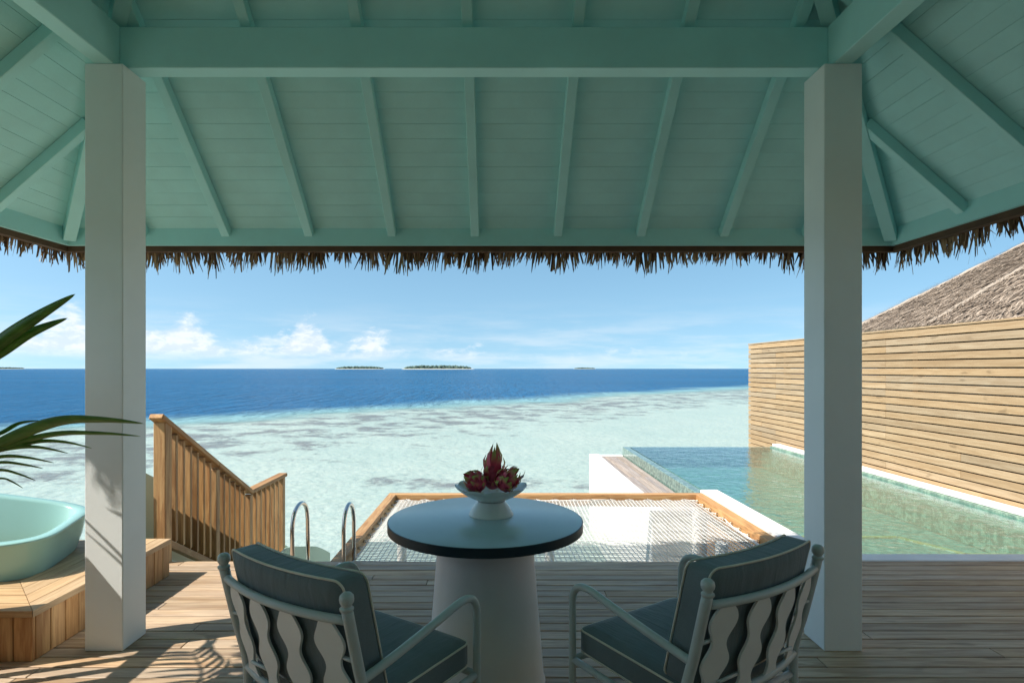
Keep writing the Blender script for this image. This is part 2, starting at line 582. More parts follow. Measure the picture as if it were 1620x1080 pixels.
def box(name, parent, p0, p1, mat, bev=0.003, base=None):
    """axis-aligned block; its local X is its longest side so that grain follows it"""
    d = [abs(p1[i] - p0[i]) for i in range(3)]
    c = [(p1[i] + p0[i]) / 2 for i in range(3)]
    ax = d.index(max(d))
    if ax == 0:
        dd = d
    elif ax == 1:
        dd = [d[1], d[0], d[2]]
    else:
        dd = [d[2], d[1], d[0]]
    me = box_mesh(dd[0], dd[1], dd[2], bev, mat)
    mw = T(c) @ RX[ax]
    if base is not None:
        mw = base @ mw
    return obj(name, me, mat, parent, mw)


def beam(name, parent, a, b, wid, dep, mat, bev=0.003, up=(0, 0, 1), base=None):
    """block from a to b, wid across, dep along 'up'"""
    a, b = Vector(a), Vector(b)
    x = (b - a)
    L = x.length
    x.normalize()
    z = Vector(up)
    z = (z - x * z.dot(x)).normalized()
    y = z.cross(x)
    mw = Matrix((x, y, z)).transposed().to_4x4()
    mw.translation = (a + b) / 2
    if base is not None:
        mw = base @ mw
    return obj(name, box_mesh(L, wid, dep, bev, mat), mat, parent, mw)


def catmull(pts, n=6, closed=False):
    pts = [Vector(p) for p in pts]
    out = []
    m = len(pts)
    rng = range(m if closed else m - 1)
    for i in rng:
        if closed:
            p = [pts[(i + k - 1) % m] for k in range(4)]
        else:
            p = [pts[max(0, i - 1)], pts[i], pts[i + 1], pts[min(m - 1, i + 2)]]
        for k in range(n):
            t = k / n
            out.append(0.5 * ((2 * p[1]) + (-p[0] + p[2]) * t + (2 * p[0] - 5 * p[1] + 4 * p[2] - p[3]) * t * t
                              + (-p[0] + 3 * p[1] - 3 * p[2] + p[3]) * t ** 3))
    if not closed:
        out.append(pts[-1])
    return out


def tube_data(path, rad, sides=10, closed=False, V=None, F=None):
    V = [] if V is None else V
    F = [] if F is None else F
    base = len(V)
    n = len(path)
    prev = None
    for i, p in enumerate(path):
        if closed:
            d = path[(i + 1) % n] - path[i - 1]
        else:
            d = path[min(n - 1, i + 1)] - path[max(0, i - 1)]
        d = d.normalized()
        if prev is None:
            u = d.cross(Vector((0, 0, 1)))
            if u.length < 0.05:
                u = d.cross(Vector((1, 0, 0)))
        else:
            u = prev - d * prev.dot(d)
        u.normalize()
        prev = u
        v = d.cross(u)
        r = rad[i] if isinstance(rad, (list, tuple)) else rad
        for k in range(sides):
            a = 2 * math.pi * k / sides
            V.append(p + (u * math.cos(a) + v * math.sin(a)) * r)
    for i in range(n if closed else n - 1):
        j = (i + 1) % n
        for k in range(sides):
            k2 = (k + 1) % sides
            F.append((base + i * sides + k, base + i * sides + k2, base + j * sides + k2, base + j * sides + k))
    if not closed:
        F.append(tuple(base + k for k in reversed(range(sides))))
        F.append(tuple(base + (n - 1) * sides + k for k in range(sides)))
    return V, F


def tube(name, parent, path, rad, mat, sides=10, closed=False, base=None):
    V, F = tube_data([Vector(p) for p in path], rad, sides, closed)
    me = fix(mesh_from(name, V, F, True))
    return obj(name, me, mat, parent, base if base is not None else None)


def lathe(name, parent, prof, mat, at, seg=48, smooth=True, wave=None, base=None):
    V, F = [], []
    for i, (r, z) in enumerate(prof):
        for k in range(seg):
            a = 2 * math.pi * k / seg
            rr, zz = r, z
            if wave:
                rr, zz = wave(i, a, r, z)
            V.append((rr * math.cos(a), rr * math.sin(a), zz))
    for i in range(len(prof) - 1):
        for k in range(seg):
            k2 = (k + 1) % seg
            F.append((i * seg + k, i * seg + k2, (i + 1) * seg + k2, (i + 1) * seg + k))
    F.append(tuple(reversed(range(seg))))
    F.append(tuple((len(prof) - 1) * seg + k for k in range(seg)))
    me = mesh_from(name, V, F, smooth)
    if smooth and hasattr(me, 'set_sharp_from_angle'):
        me.set_sharp_from_angle(angle=R(40))
    return obj(name, me, mat, parent, (base if base is not None else Matrix.Identity(4)) @ T(at))


def prism(name, parent, poly, z0, z1, mat, mw=None):
    """polygon in XY given in world coordinates, extruded in Z; origin at its centroid"""
    n = len(poly)
    cx = sum(p[0] for p in poly) / n
    cy = sum(p[1] for p in poly) / n
    V = [(p[0] - cx, p[1] - cy, z0 - z1) for p in poly] + [(p[0] - cx, p[1] - cy, 0) for p in poly]
    F = [tuple(reversed(range(n))), tuple(range(n, 2 * n))] + [(i, (i + 1) % n, n + (i + 1) % n, n + i) for i in range(n)]
    me = fix(mesh_from(name, V, F))
    return obj(name, me, mat, parent, (mw if mw is not None else Matrix.Identity(4)) @ T(cx, cy, z1))


# ================================================================= sea and seabed
SEA = -1.30
S = 60000.0
sea = obj('sea', mesh_from('sea', [(-S, -S, 0), (S, -S, 0), (S, S, 0), (-S, S, 0)], [(0, 1, 2, 3)]), M['sea'], None, T(0, 0, SEA))
tag(sea, 'open blue sea with pale turquoise lagoon in front', 'sea', kind='structure')
V, F = [], []
for (off, zz) in ((-1400.0, -1.72), (-32.0, -1.72), (-9.0, -1.34), (80.0, -1.34)):
    for xx in (-900.0, 900.0):
        V.append((xx, 51.0 + 1.03 * xx + off, zz))
F = [(0, 1, 3, 2), (2, 3, 5, 4), (4, 5, 7, 6)]
sb = obj('seabed', mesh_from('seabed', V, F), M['seabed'])
tag(sb, 'pale sand bottom with dark reef patches under the lagoon', 'seabed', kind='structure')


def island(px0, px1, dist, hgt, label, seed):
    rnd = random.Random(seed)
    x0, x1 = (px0 - 787) * dist / 900, (px1 - 787) * dist / 900
    cx, hw = (x0 + x1) / 2, (x1 - x0) / 2
    root = empty('island', (cx, dist, SEA), label, 'island', 'low islands on the horizon')
    V, F = [], []
    n = 48
    for i, (rr, z) in enumerate(((1.06, 0.0), (1.0, hgt * 0.12), (0.9, hgt * 0.16))):
        for k in range(n):
            a = 2 * math.pi * k / n
            V.append((math.cos(a) * hw * rr, math.sin(a) * hw * 0.5 * rr, z))
    for i in range(2):
        for k in range(n):
            F.append((i * n + k, i * n + (k + 1) % n, (i + 1) * n + (k + 1) % n, (i + 1) * n + k))
    F.append(tuple(2 * n + k for k in range(n)))
    obj('beach', mesh_from('beach', V, F), M['beach'], root, WM[root])
    V, F = [], []
    ico = bmesh.new()
    bmesh.ops.create_icosphere(ico, subdivisions=1, radius=1.0)
    iv = [v.co.copy() for v in ico.verts]
    ifc = [tuple(v.index for v in f.verts) for f in ico.faces]
    ico.free()
    cnt = int(90 + hw * 1.5)
    for i in range(cnt):
        u = rnd.uniform(-0.93, 0.93)
        vv = rnd.uniform(-1, 1) * 0.42 * math.sqrt(max(0, 1 - u * u))
        env = (1 - abs(u) ** 3.5)
        hh = hgt * (0.45 + 0.55 * env) * rnd.uniform(0.55, 1.05)
        rad = hgt * rnd.uniform(0.22, 0.42)
        b = len(V)
        for q in iv:
            s = rnd.uniform(0.75, 1.2)
            V.append((u * hw + q.x * rad * 1.3 * s, vv * hw + q.y * rad * s, max(0.02 * hgt, hh - rad * 0.9 + q.z * rad * s)))
        F += [tuple(b + j for j in f) for f in ifc]
        # body under the crown
        b = len(V)
        for q in ((-1, -1), (1, -1), (1, 1), (-1, 1)):
            V.append((u * hw + q[0] * rad * 0.9, vv * hw + q[1] * rad * 0.8, hgt * 0.10))
        for q in ((-1, -1), (1, -1), (1, 1), (-1, 1)):
            V.append((u * hw + q[0] * rad * 0.8, vv * hw + q[1] * rad * 0.7, hh - rad * 0.8))
        F += [(b, b + 1, b + 5, b + 4), (b + 1, b + 2, b + 6, b + 5), (b + 2, b + 3, b + 7, b + 6), (b + 3, b, b + 4, b + 7)]
    o = obj('tree_cover', mesh_from('tree_cover', V, F), M['island'], root, WM[root])
    o['kind'] = 'stuff'
    return root


island(638, 748, 2200.0, 16.0, 'nearest wooded island with pale beach on the horizon, right of its neighbour', 3)
island(531, 607, 3000.0, 15.0, 'low wooded island on the horizon left of the larger one', 4)
island(908, 942, 4200.0, 11.0, 'tiny faint island on the horizon right of centre', 5)
island(-30, 36, 4200.0, 14.0, 'faint low island on the horizon at the left edge', 6)

# ================================================================= deck
deck = obj('deck', box_mesh(9.6, 6.9, 0.12, 0, M['subdeck']), M['subdeck'], None, T(0.6, 4.25 - 3.45, -0.092))
tag(deck, 'timber deck of narrow boards under the pavilion', 'deck', kind='structure')
rnd = random.Random(5)
PITCH = 0.095
row = 0
y1 = 4.285
while y1 > -2.6:
    xs = [-4.2]
    if y1 > 2.3:
        x = -4.2 + rnd.uniform(0.6, 2.6)
        while x < 4.9:
            xs.append(x)
            x += rnd.choice((1.8, 2.4, 2.4, 3.0))
    else:
        xs.append(rnd.choice((-0.6, 0.6, 1.8)))
    xs.append(5.40)
    for i in range(len(xs) - 1):
        dz = rnd.uniform(-0.0012, 0.0012)
        box('deck_board', deck, (xs[i] + 0.0015, y1 - PITCH + 0.008, -0.030 + dz), (xs[i + 1] - 0.0015, y1, dz), M['deck'], 0.003)
    y1 -= PITCH
    row += 1
# piles carrying the deck
for (px, py) in ((-3.6, 4.0), (-1.4, 4.0), (0.9, 4.0), (2.2, 4.0), (-3.6, 1.0), (0.9, 1.0)):
    lathe('pile', deck, [(0.13, SEA - 1.1), (0.13, -0.153)], M['concrete'], (px, py, 0), 20)

# ================================================================= pavilion
CX, CY = -0.123, 1.12
HALF = 1.90                     # column axis from the centre
EAVE = 2.93                     # fascia inner face from the centre
SL = 0.87
ZU = 2.36                       # rafter underside at the eave
RD = 0.085                      # rafter depth measured vertically
pav = empty('pavilion', (CX, CY, 0), 'open teal-ceilinged pavilion with white columns and thatched hip roof', 'pavilion')


def zu(d):
    return ZU + SL * (EAVE - d)


side_rot = [Matrix.Identity(4)] + [Matrix.Rotation(R(90 * k), 4, 'Z') for k in (1, 2, 3)]
CW = 0.098
ZB = 3.017
BT = 3.236
for sxn in (-1, 1):
    for syn in (1, -1):
        px, py = CX + sxn * HALF, CY + syn * HALF
        box('column', pav, (px - CW, py - CW, 0.0), (px + CW, py + CW, ZB), M['white'], 0.004)
# ring beam: two along X between the side beams, two along Y over the columns
for syn in (1, -1):
    y = CY + syn * HALF
    box('beam', pav, (CX - HALF + 0.05, y - 0.05, ZB + 0.002), (CX + HALF - 0.05, y + 0.05, BT - 0.003), M['teal'], 0.004)
for sxn in (-1, 1):
    x = CX + sxn * HALF
    box('beam', pav, (x - 0.05, CY - HALF - 0.09, ZB), (x + 0.05, CY + HALF + 0.09, BT), M['teal'], 0.004)
RW = 0.058
C0 = T(CX, CY, 0)
slope_len = math.sqrt(1 + SL * SL)
up_out = Vector((0, SL, 1)).normalized()
offs = {0: -0.037, 1: -0.05, 2: 0.02, 3: 0.05}
for k in range(4):
    base = C0 @ side_rot[k]
    for n in range(-4, 5):
        u = offs[k] + 0.588 * n
        d_in = max(abs(u) + 0.03, 0.07)
        if EAVE - d_in < 0.2:
            continue
        zc = RD / 2
        a = (u, EAVE - 0.004, zu(EAVE - 0.004) + zc)
        b = (u, d_in, zu(d_in) + zc)
        beam('rafter', pav, a, b, RW, RD / slope_len, M['teal'], 0.003, up=up_out, base=base)
# hip rafters
for k in range(4):
    base = C0 @ side_rot[k]
    a = (EAVE - 0.01, EAVE - 0.01, zu(EAVE) + 0.030)
    b = (0.03, 0.03, zu(0.03) + 0.030)
    beam('hip_rafter', pav, a, b, 0.075, 0.095, M['teal'], 0.003, base=base)
# ceiling boards, one mesh per course shared by the four slopes
BP = 0.0715
d1 = EAVE
i = 0
while d1 > 0.02:
    d0 = max(d1 - BP, 0.0)
    g = 0.0008
    th = 0.016
    A = [(-d1, d1 - g), (d1, d1 - g), (d0, d0 + g), (-d0, d0 + g)] if d0 > 0 else [(-d1, d1 - g), (d1, d1 - g), (0, 0.002)]
    jit = 0.0005 * ((i * 7) % 3 - 1)
    zb = [zu(p[1]) + RD + 0.002 + jit for p in A]
    n = len(A)
    dm = (d0 + d1) / 2
    zm = zu(dm) + RD
    V = [(A[j][0], A[j][1] - dm, zb[j] - zm) for j in range(n)] + [(A[j][0], A[j][1] - dm, zb[j] - zm + th) for j in range(n)]
    F = [tuple(range(n)), tuple(reversed(range(n, 2 * n)))] + [((j + 1) % n, j, n + j, n + (j + 1) % n) for j in range(n)]
    me = fix(mesh_from('ceiling_board', V, F))
    me.materials.append(M['teal_board'])
    for k in range(4):
        obj('ceiling_board', me, None, pav, C0 @ side_rot[k] @ T(0, dm, zm))
    d1 = d0
    i += 1
# fascia and brown thatch batten
for k in range(4):
    base = C0 @ side_rot[k]
    prism('fascia', pav, [(-EAVE - 0.03, EAVE + 0.03), (-EAVE, EAVE), (EAVE, EAVE), (EAVE + 0.03, EAVE + 0.03)], 2.328, 2.452, M['teal'], base)
    prism('thatch_batten', pav, [(-EAVE - 0.085, EAVE + 0.085), (-EAVE - 0.033, EAVE + 0.033), (EAVE + 0.033, EAVE + 0.033), (EAVE + 0.085, EAVE + 0.085)], 2.290, 2.345, M['batten'], base)
# thatch body
TE = EAVE + 0.14
V, F = [], []
for (d, zz) in ((EAVE + 0.035, 2.458), (TE, 2.36), (TE + 0.05, 2.50)):
    for q in ((-1, -1), (1, -1), (1, 1), (-1, 1)):
        V.append((q[0] * d, q[1] * d, zz))
V.append((0, 0, 2.50 + SL * (TE + 0.05)))
V.append((0, 0, 2.458 + SL * (EAVE + 0.035)))
for k in range(4):
    k2 = (k + 1) % 4
    F += [(k, k2, 4 + k2, 4 + k), (4 + k, 4 + k2, 8 + k2, 8 + k), (8 + k, 8 + k2, 12), (k2, k, 13)]
o = obj('thatch_layer', fix(mesh_from('thatch_layer', V, F)), M['thatch'], pav, C0)


def blade(V, F, p, d, side, L, wd, rnd, bend=0.15, nrm=Vector((0, 0, 1)), tip=0.0):
    """thin tapering straw blade from p along d"""
    q1 = p + d * L * 0.55 + nrm * rnd.uniform(-bend, bend) * L * 0.3
    q2 = p + d * L + nrm * rnd.uniform(-bend, bend) * L
    b = len(V)
    V += [p - side * wd * 0.5, p + side * wd * 0.5, q1 + side * wd * 0.42, q1 - side * wd * 0.42, q2]
    if tip:
        V[-1] = q2 - side * wd * tip * 0.5
        V.append(q2 - d * wd * rnd.uniform(0.0, 1.2) + side * wd * tip * 0.5)
        F += [(b, b + 1, b + 2, b + 3), (b + 3, b + 2, b + 5, b + 4)]
    else:
        F += [(b, b + 1, b + 2, b + 3), (b + 3, b + 2, b + 4)]


# hanging fringe in clumps along the eaves
rnd = random.Random(21)
for k in range(4):
    V, F = [], []
    u = -EAVE - 0.1
    while u < EAVE + 0.1:
        cw = rnd.uniform(0.10, 0.30)
        gap = rnd.choice((0.0, 0.0, 0.01, 0.03, 0.06))
        lean = rnd.uniform(-0.25, 0.25)
        base_len = rnd.uniform(0.15, 0.225)
        cnt = int(cw * rnd.uniform(190, 300))
        for j in range(cnt):
            t = rnd.random()
            uu = u + cw * t
            prof = 0.62 + 0.38 * math.sin(math.pi * min(1, max(0, t * 0.8 + 0.15)))
            L = base_len * prof * rnd.uniform(0.65, 1.18)
            d = Vector((lean * 0.6 + (t - 0.5) * 0.35 + rnd.gauss(0, 0.13), rnd.uniform(-0.12, 0.10), -1)).normalized()
            ang = rnd.uniform(-0.9, 0.9)
            sd = Vector((math.cos(ang), math.sin(ang), 0))
            p = Vector((uu, EAVE + rnd.uniform(0.09, 0.16), 2.355 + rnd.uniform(-0.01, 0.03)))
            blade(V, F, p, d, sd, L, rnd.uniform(0.009, 0.021), rnd, 0.12, Vector((0, 1, 0)), rnd.uniform(0.2, 0.6))
        for j in range(int(cnt * 0.35)):
            uu = u + cw * rnd.random()
            d = Vector((rnd.gauss(0, 0.3), rnd.uniform(-0.1, 0.2), -1)).normalized()
            p = Vector((uu, EAVE + rnd.uniform(0.09, 0.16), 2.36))
            blade(V, F, p, d, Vector((1, 0, 0)), rnd.uniform(0.05, 0.10), 0.012, rnd, 0.1, Vector((0, 1, 0)))
        u += cw + gap
    o = obj('thatch_fringe', mesh_from('thatch_fringe', V, F), M['fringe'], pav, C0 @ side_rot[k])
    o['kind'] = 'stuff'
# straw on the roof surface
for k in range(4):
    V, F = [], []
    for j in range(1500):
        d = (TE + 0.05) * math.sqrt(rnd.random())
        u = rnd.uniform(-d, d)
        p = Vector((u, d, 2.505 + SL * (TE + 0.05 - d)))
        blade(V, F, p, Vector((rnd.gauss(0, 0.1), 1, -SL + rnd.uniform(0.0, 0.12))).normalized(), Vector((1, 0, 0)), rnd.uniform(0.2, 0.4), 0.03, rnd, 0.05)
    o = obj('roof_straw', mesh_from('roof_straw', V, F), M['thatch'], pav, C0 @ side_rot[k])
    o['kind'] = 'stuff'

# ================================================================= infinity pool
pool = empty('infinity_pool', (2.44, 4.3, 0), 'infinity pool of green water with white edge beside slatted timber wall', 'pool')
PX0, PX1, PY0, PY1 = 2.435, 5.45, 4.30, 11.10
WZ = -0.070
box('basin_floor', pool, (PX0 + 0.01, PY0 + 0.01, -1.29), (PX1 - 0.01, PY1 - 0.01, -0.46), M['mosaic'], 0)
box('pool_wall', pool, (PX0, PY0 + 0.001, -1.28), (2.64, 6.83, 0.0), M['concrete'], 0.006)
box('pool_wall', pool, (2.645, PY0, -1.27), (5.30, 4.44, -0.046), M['mosaic'], 0)
box('coping', pool, (2.645, PY0 - 0.004, -0.044), (5.30, 4.45, 0.004), M['concrete'], 0.006)
box('pool_wall', pool, (5.27, PY0, -1.275), (5.45, PY1 - 0.105, -0.046), M['mosaic'], 0)
box('coping', pool, (5.305, PY0, -0.044), (5.452, PY1 - 0.11, 0.0), M['concrete'], 0.006)
box('ledge', pool, (5.10, 4.45, -0.455), (5.268, PY1 - 0.108, -0.16), M['mosaic'], 0)
box('infinity_edge', pool, (PX0 + 0.005, 6.835, -1.27), (2.56, PY1, WZ - 0.004), M['wet_tile'], 0.004)
box('infinity_edge', pool, (2.565, PY1 - 0.10, -1.27), (5.45, PY1, WZ - 0.004), M['wet_tile'], 0.004)
ws = obj('water_surface', mesh_from('water_surface', [(2.57, 4.45, 0), (5.267, 4.45, 0), (5.267, PY1 - 0.105, 0), (2.57, PY1 - 0.105, 0)], [(0, 1, 2, 3)]), M['poolwater'], pool, T(0, 0, WZ))
# submerged bench with a pale nosing line
prism('bench', pool, [(2.65, 4.45), (5.09, 4.45), (5.09, 5.20), (4.30, 5.22), (4.05, 5.76), (2.65, 5.76)], -0.455, -0.26, M['mosaic'])
pts = [(2.65, 5.76), (4.05, 5.76), (4.30, 5.22), (5.09, 5.20)]
for i in range(3):
    (xa, ya), (xb, yb) = pts[i], pts[i + 1]
    beam('step_nosing', pool, (xa, ya, -0.254), (xb, yb, -0.254), 0.05, 0.012, M['nosing'], 0)
# overflow channel beside the acrylic
box('channel_wall', pool, (1.80, 6.63, SEA - 1.1), (1.98, PY1 + 0.05, -0.22), M['concrete'], 0.006)
box('channel_wall', pool, (1.985, PY1 - 0.12, SEA - 1.1), (2.43, PY1 + 0.045, -0.23), M['concrete'], 0.004)
box('channel_wall', pool, (1.985, 6.632, SEA - 1.1), (2.43, 6.70, -0.275), M['concrete'], 0.004)
box('channel_floor', pool, (1.985, 6.705, -0.60), (2.43, PY1 - 0.125, -0.50), M['concrete'], 0)
for r in range(2):
    ya, yb = (6.65, 8.85) if r == 0 else (8.86, PY1 - 0.14)
    for i in range(6):
        xa = 1.988 + i * 0.0735
        box('channel_slat', pool, (xa, ya, -0.262), (xa + 0.060, yb, -0.232), M['slat_grey'], 0.003)
# timber cladding on the pool side under the net
for i in range(9):
    z = -0.16 - i * 0.125
    box('cladding_board', pool, (PX0 - 0.03, 4.35, z - 0.115), (PX0 - 0.003, 6.60, z), M['clad'], 0.003)

# ================================================================= slatted timber wall on the right
fence = empty('privacy_wall', (5.48, 6.0, -0.3), 'tall wall of horizontal honey-coloured timber slats along the pool', 'wall')
FX = 5.50
FEND = 12.42
rnd = random.Random(77)
NB = 22
for i in range(NB):
    z0 = -0.26 + i * 0.1011
    sh = rnd.choice((0.0, 0.0, 0.0, 0.6, -0.6))
    js = [-2.6, 0.6, 4.0 + sh, 8.03 + (0 if rnd.random() < 0.75 else rnd.choice((-1.3, 1.2))), 11.80 if rnd.random() < 0.5 else 11.2, FEND]  # stretch behind the camera is unseen, added to block light from the right
    for a, b in zip(js[:-1], js[1:]):
        dx = rnd.uniform(-0.0015, 0.0015)
        box('fence_board', fence, (FX - 0.022 + dx, a + 0.002, z0 + 0.008), (FX + dx, b - 0.002, z0 + 0.0935), M['fence'], 0.003)
for y in (-2.5, -0.9, 0.7, 2.4, 4.1, 5.8, 7.5, 9.2, 10.9, 12.33):
    box('post', fence, (FX + 0.005, y - 0.045, -1.9), (FX + 0.095, y + 0.045, 1.93), M['cedar'], 0.004)
box('cap_rail', fence, (FX - 0.03, -2.6, 1.966), (FX + 0.10, FEND + 0.01, 1.990), M['fence'], 0.003)
for i in range(NB):
    z0 = -0.26 + i * 0.1011
    box('gap_shade_board', fence, (FX + 0.098, -2.6, z0 - 0.005), (FX + 0.118, FEND, z0 + 0.094), M['subdeck'], 0)  # near-black boards put the darkness of the gaps into colour

# ================================================================= neighbouring thatched house
hut = empty('thatched_house', (17, 14, SEA), 'neighbouring house with weathered grey-brown thatch roof behind the timber wall', 'house')
AP = Vector((18.9, 14.0, 7.4))
EZ = 2.42
ring = [(11.2, 8.2), (9.15, 11.9), (8.95, 14.2), (10.6, 18.2), (15, 21.5), (22, 21.5), (26, 17), (26.5, 11), (23, 6.5), (16, 5.8)]
V = [AP] + [Vector((x, y, EZ)) for (x, y) in ring] + [Vector((x + (18.9 - x) * 0.06, y + (14 - y) * 0.06, EZ - 0.22)) for (x, y) in ring]
n = len(ring)
F = [(0, 1 + (k + 1) % n, 1 + k) for k in range(n)] + [(1 + k, 1 + (k + 1) % n, 1 + n + (k + 1) % n, 1 + n + k) for k in range(n)]
F.append(tuple(1 + n + k for k in range(n)))
obj('roof', fix(mesh_from('roof', V, F)), M['thatch'], hut)
rnd = random.Random(9)
V, F = [], []
for k in (0, 1, 2, 9):
    a = Vector((ring[k][0], ring[k][1], EZ))
    b = Vector((ring[(k + 1) % n][0], ring[(k + 1) % n][1], EZ))
    N = {0: 15000, 1: 12000, 2: 1500, 9: 5000}[k]
    nr = (b - a).cross(AP - a).normalized()
    if nr.z < 0:
        nr = -nr
    for j in range(N):
        course = rnd.randrange(0, 26)
        t = (course + rnd.uniform(-0.25, 0.25)) / 34.0 if rnd.random() < 0.75 else rnd.random() * 0.75
        t = max(-0.01, t)
        s = rnd.random()
        e = a.lerp(b, s)
        p = e.lerp(AP, t)
        d = (e - AP).normalized()
        sd = d.cross(nr).normalized()
        d = (d + sd * rnd.gauss(0, 0.22)).normalized()
        blade(V, F, p + nr * rnd.uniform(0.0, 0.05), (d + nr * rnd.uniform(-0.02, 0.20)).normalized(), sd, rnd.uniform(0.22, 0.55), rnd.uniform(0.011, 0.030), rnd, 0.10, nr)
o = obj('roof_straw', mesh_from('roof_straw', V, F), M['thatch'], hut)
o['kind'] = 'stuff'
for k in (1, 2):
    V, F = [], []
    a = Vector((ring[k][0], ring[k][1], EZ))
    ax = (AP - a).normalized()
    for j in range(1500):
        t = rnd.uniform(-0.01, 0.85)
        p = a.lerp(AP, t)
        sd = ax.cross(Vector((0, 0, 1))).normalized()
        out_ = sd * rnd.choice((-1, 1))
        d = (out_ * rnd.uniform(0.2, 0.9) - ax * rnd.uniform(0.5, 1.0) - Vector((0, 0, 0.25))).normalized()
        blade(V, F, p + Vector((0, 0, 0.07)) + sd * rnd.gauss(0, 0.03), d, ax.cross(d).normalized(), rnd.uniform(0.14, 0.26), 0.035, rnd, 0.1)
    rp = [a.lerp(AP, -0.012 + 0.86 * q / 30) + Vector((0, 0, 0.03 + rnd.uniform(-0.02, 0.02))) for q in range(31)]
    tube_data(rp, [rnd.uniform(0.045, 0.075) for q in rp], 8, False, V, F)
    o = obj('hip_ridge', mesh_from('hip_ridge', V, F), M['ridge'], hut)
    o['kind'] = 'stuff'
wl = [(x + (18.9 - x) * 0.14, y + (14 - y) * 0.14) for (x, y) in ring]
prism('wall', hut, wl, SEA - 1.0, EZ - 0.2, M['wall'])

# ================================================================= net over the water
net = empty('overwater_net', (0.55, 5.4, -0.1), 'white rope net lounge in timber frame hung over the lagoon', 'net')
NX0, NX1, NY0, NY1 = -1.265, 2.395, 4.29, 6.66
box('frame_beam', net, (NX0, NY0, -0.14), (NX0 + 0.092, NY1 - 0.0935, -0.002), M['cedar'], 0.004)
box('frame_beam', net, (NX1 - 0.105, NY0, -0.14), (NX1, NY1 - 0.0935, -0.002), M['cedar'], 0.004)
box('frame_beam', net, (NX0 - 0.0, NY1 - 0.092, -0.14), (NX1, NY1, -0.002), M['cedar'], 0.004)
ix0, ix1, iy0, iy1 = NX0 + 0.135, NX1 - 0.145, NY0 + 0.03, NY1 - 0.135
NZ = -0.062


def net_z(x, y):
    u = (x - ix0) / (ix1 - ix0)
    v = (y - iy0) / (iy1 - iy0)
    return NZ - 0.05 * math.sin(math.pi * u) * math.sin(math.pi * v)


V, F = [], []
rnd = random.Random(3)
PN = 0.040
RR = 0.0036
x = ix0
i = 0
while x <= ix1 + 1e-6:
    jj = rnd.gauss(0, 0.003)
    path = [Vector((x + jj * math.sin(math.pi * k / 24) + rnd.gauss(0, 0.0012), iy0 + (iy1 - iy0) * k / 24, net_z(x, iy0 + (iy1 - iy0) * k / 24) + 0.002 * (-1) ** k)) for k in range(25)]
    tube_data(path, RR, 5, False, V, F)
    x += PN
y = iy0
while y <= iy1 + 1e-6:
    jj = rnd.gauss(0, 0.003)
    path = [Vector((ix0 + (ix1 - ix0) * k / 30, y + jj * math.sin(math.pi * k / 30) + rnd.gauss(0, 0.0012), net_z(ix0 + (ix1 - ix0) * k / 30, y) - 0.002 * (-1) ** k)) for k in range(31)]
    tube_data(path, RR, 5, False, V, F)
    y += PN
o = obj('rope_mesh', mesh_from('rope_mesh', V, F, True), M['rope'], net)
o['kind'] = 'stuff'
tube('border_rope', net, catmull([(ix0, iy0, NZ), (ix0, (iy0 + iy1) / 2, NZ - 0.003), (ix0, iy1, NZ), ((ix0 + ix1) / 2, iy1, NZ), (ix1, iy1, NZ), (ix1, (iy0 + iy1) / 2, NZ), (ix1, iy0, NZ)], 8), 0.006, M['rope'], 6)
# eye bolts with lacing
V, F = [], []
bolts = []
nb = 12
for k in range(nb):
    y = NY0 + 0.12 + (NY1 - 0.3 - NY0) * k / (nb - 1)
    bolts += [((NX0 + 0.092, y), (1, 0)), ((NX1 - 0.105, y), (-1, 0))]
for k in range(16):
    x = NX0 + 0.22 + (NX1 - NX0 - 0.46) * k / 15
    bolts.append(((x, NY1 - 0.092), (0, -1)))
for (p, d) in bolts:
    c = Vector((p[0] + d[0] * 0.012, p[1] + d[1] * 0.012, NZ + 0.005))
    ringp = [c + Vector((0, 0, 0.010 * math.cos(a))) + Vector((d[0], d[1], 0)) * 0.010 * math.sin(a) for a in [k * math.pi / 4 for k in range(8)]]
    tube('eye_bolt', net, ringp, 0.004, M['brass'], 6, True)
    e = Vector((d[0], d[1], 0))
    tdir = Vector((-d[1], d[0], 0))
    tube_data([c + e * 0.006, c + e * 0.032 + tdir * 0.05], 0.0045, 5, False, V, F)
    tube_data([c + e * 0.006, c + e * 0.032 - tdir * 0.05], 0.0045, 5, False, V, F)
obj('lacing', mesh_from('lacing', V, F, True), M['rope'], net)['kind'] = 'stuff'
for (px, py) in ((-1.1, 6.55), (2.3, 6.55), (2.05, 5.2), (0.6, 6.58)):
    lathe('support_post', net, [(0.055, SEA - 1.1), (0.055, -0.142)], M['concrete'], (px, py, 0), 16)

# ================================================================= ladder
lad = empty('sea_ladder', (-1.32, 4.4, 0), 'stainless steel ladder with two arched handrails at deck edge', 'ladder')
for (x, yn, yf) in ((-1.515, 4.20, 4.545), (-1.135, 4.20, 4.50)):
    pth = [(x, yn, 0.0), (x, yn, 0.15), (x, yn + 0.005, 0.28), (x, yn + 0.05, 0.375), (x, (yn + yf) / 2, 0.415), (x, yf - 0.06, 0.375), (x, yf - 0.01, 0.28), (x, yf, 0.1), (x, yf + 0.02, -0.8), (x, yf + 0.05, -1.9)]
    tube('handrail', lad, catmull(pth, 6), 0.0155, M['steel'], 12)
    lathe('base_flange', lad, [(0.045, 0.001), (0.045, 0.008), (0.022, 0.014)], M['steel'], (x, yn, 0.0), 20)
for k in range(5):
    z = -0.35 - 0.28 * k
    box('rung', lad, (-1.512, 4.50, z - 0.015), (-1.138, 4.58, z + 0.015), M['steel'], 0.004)

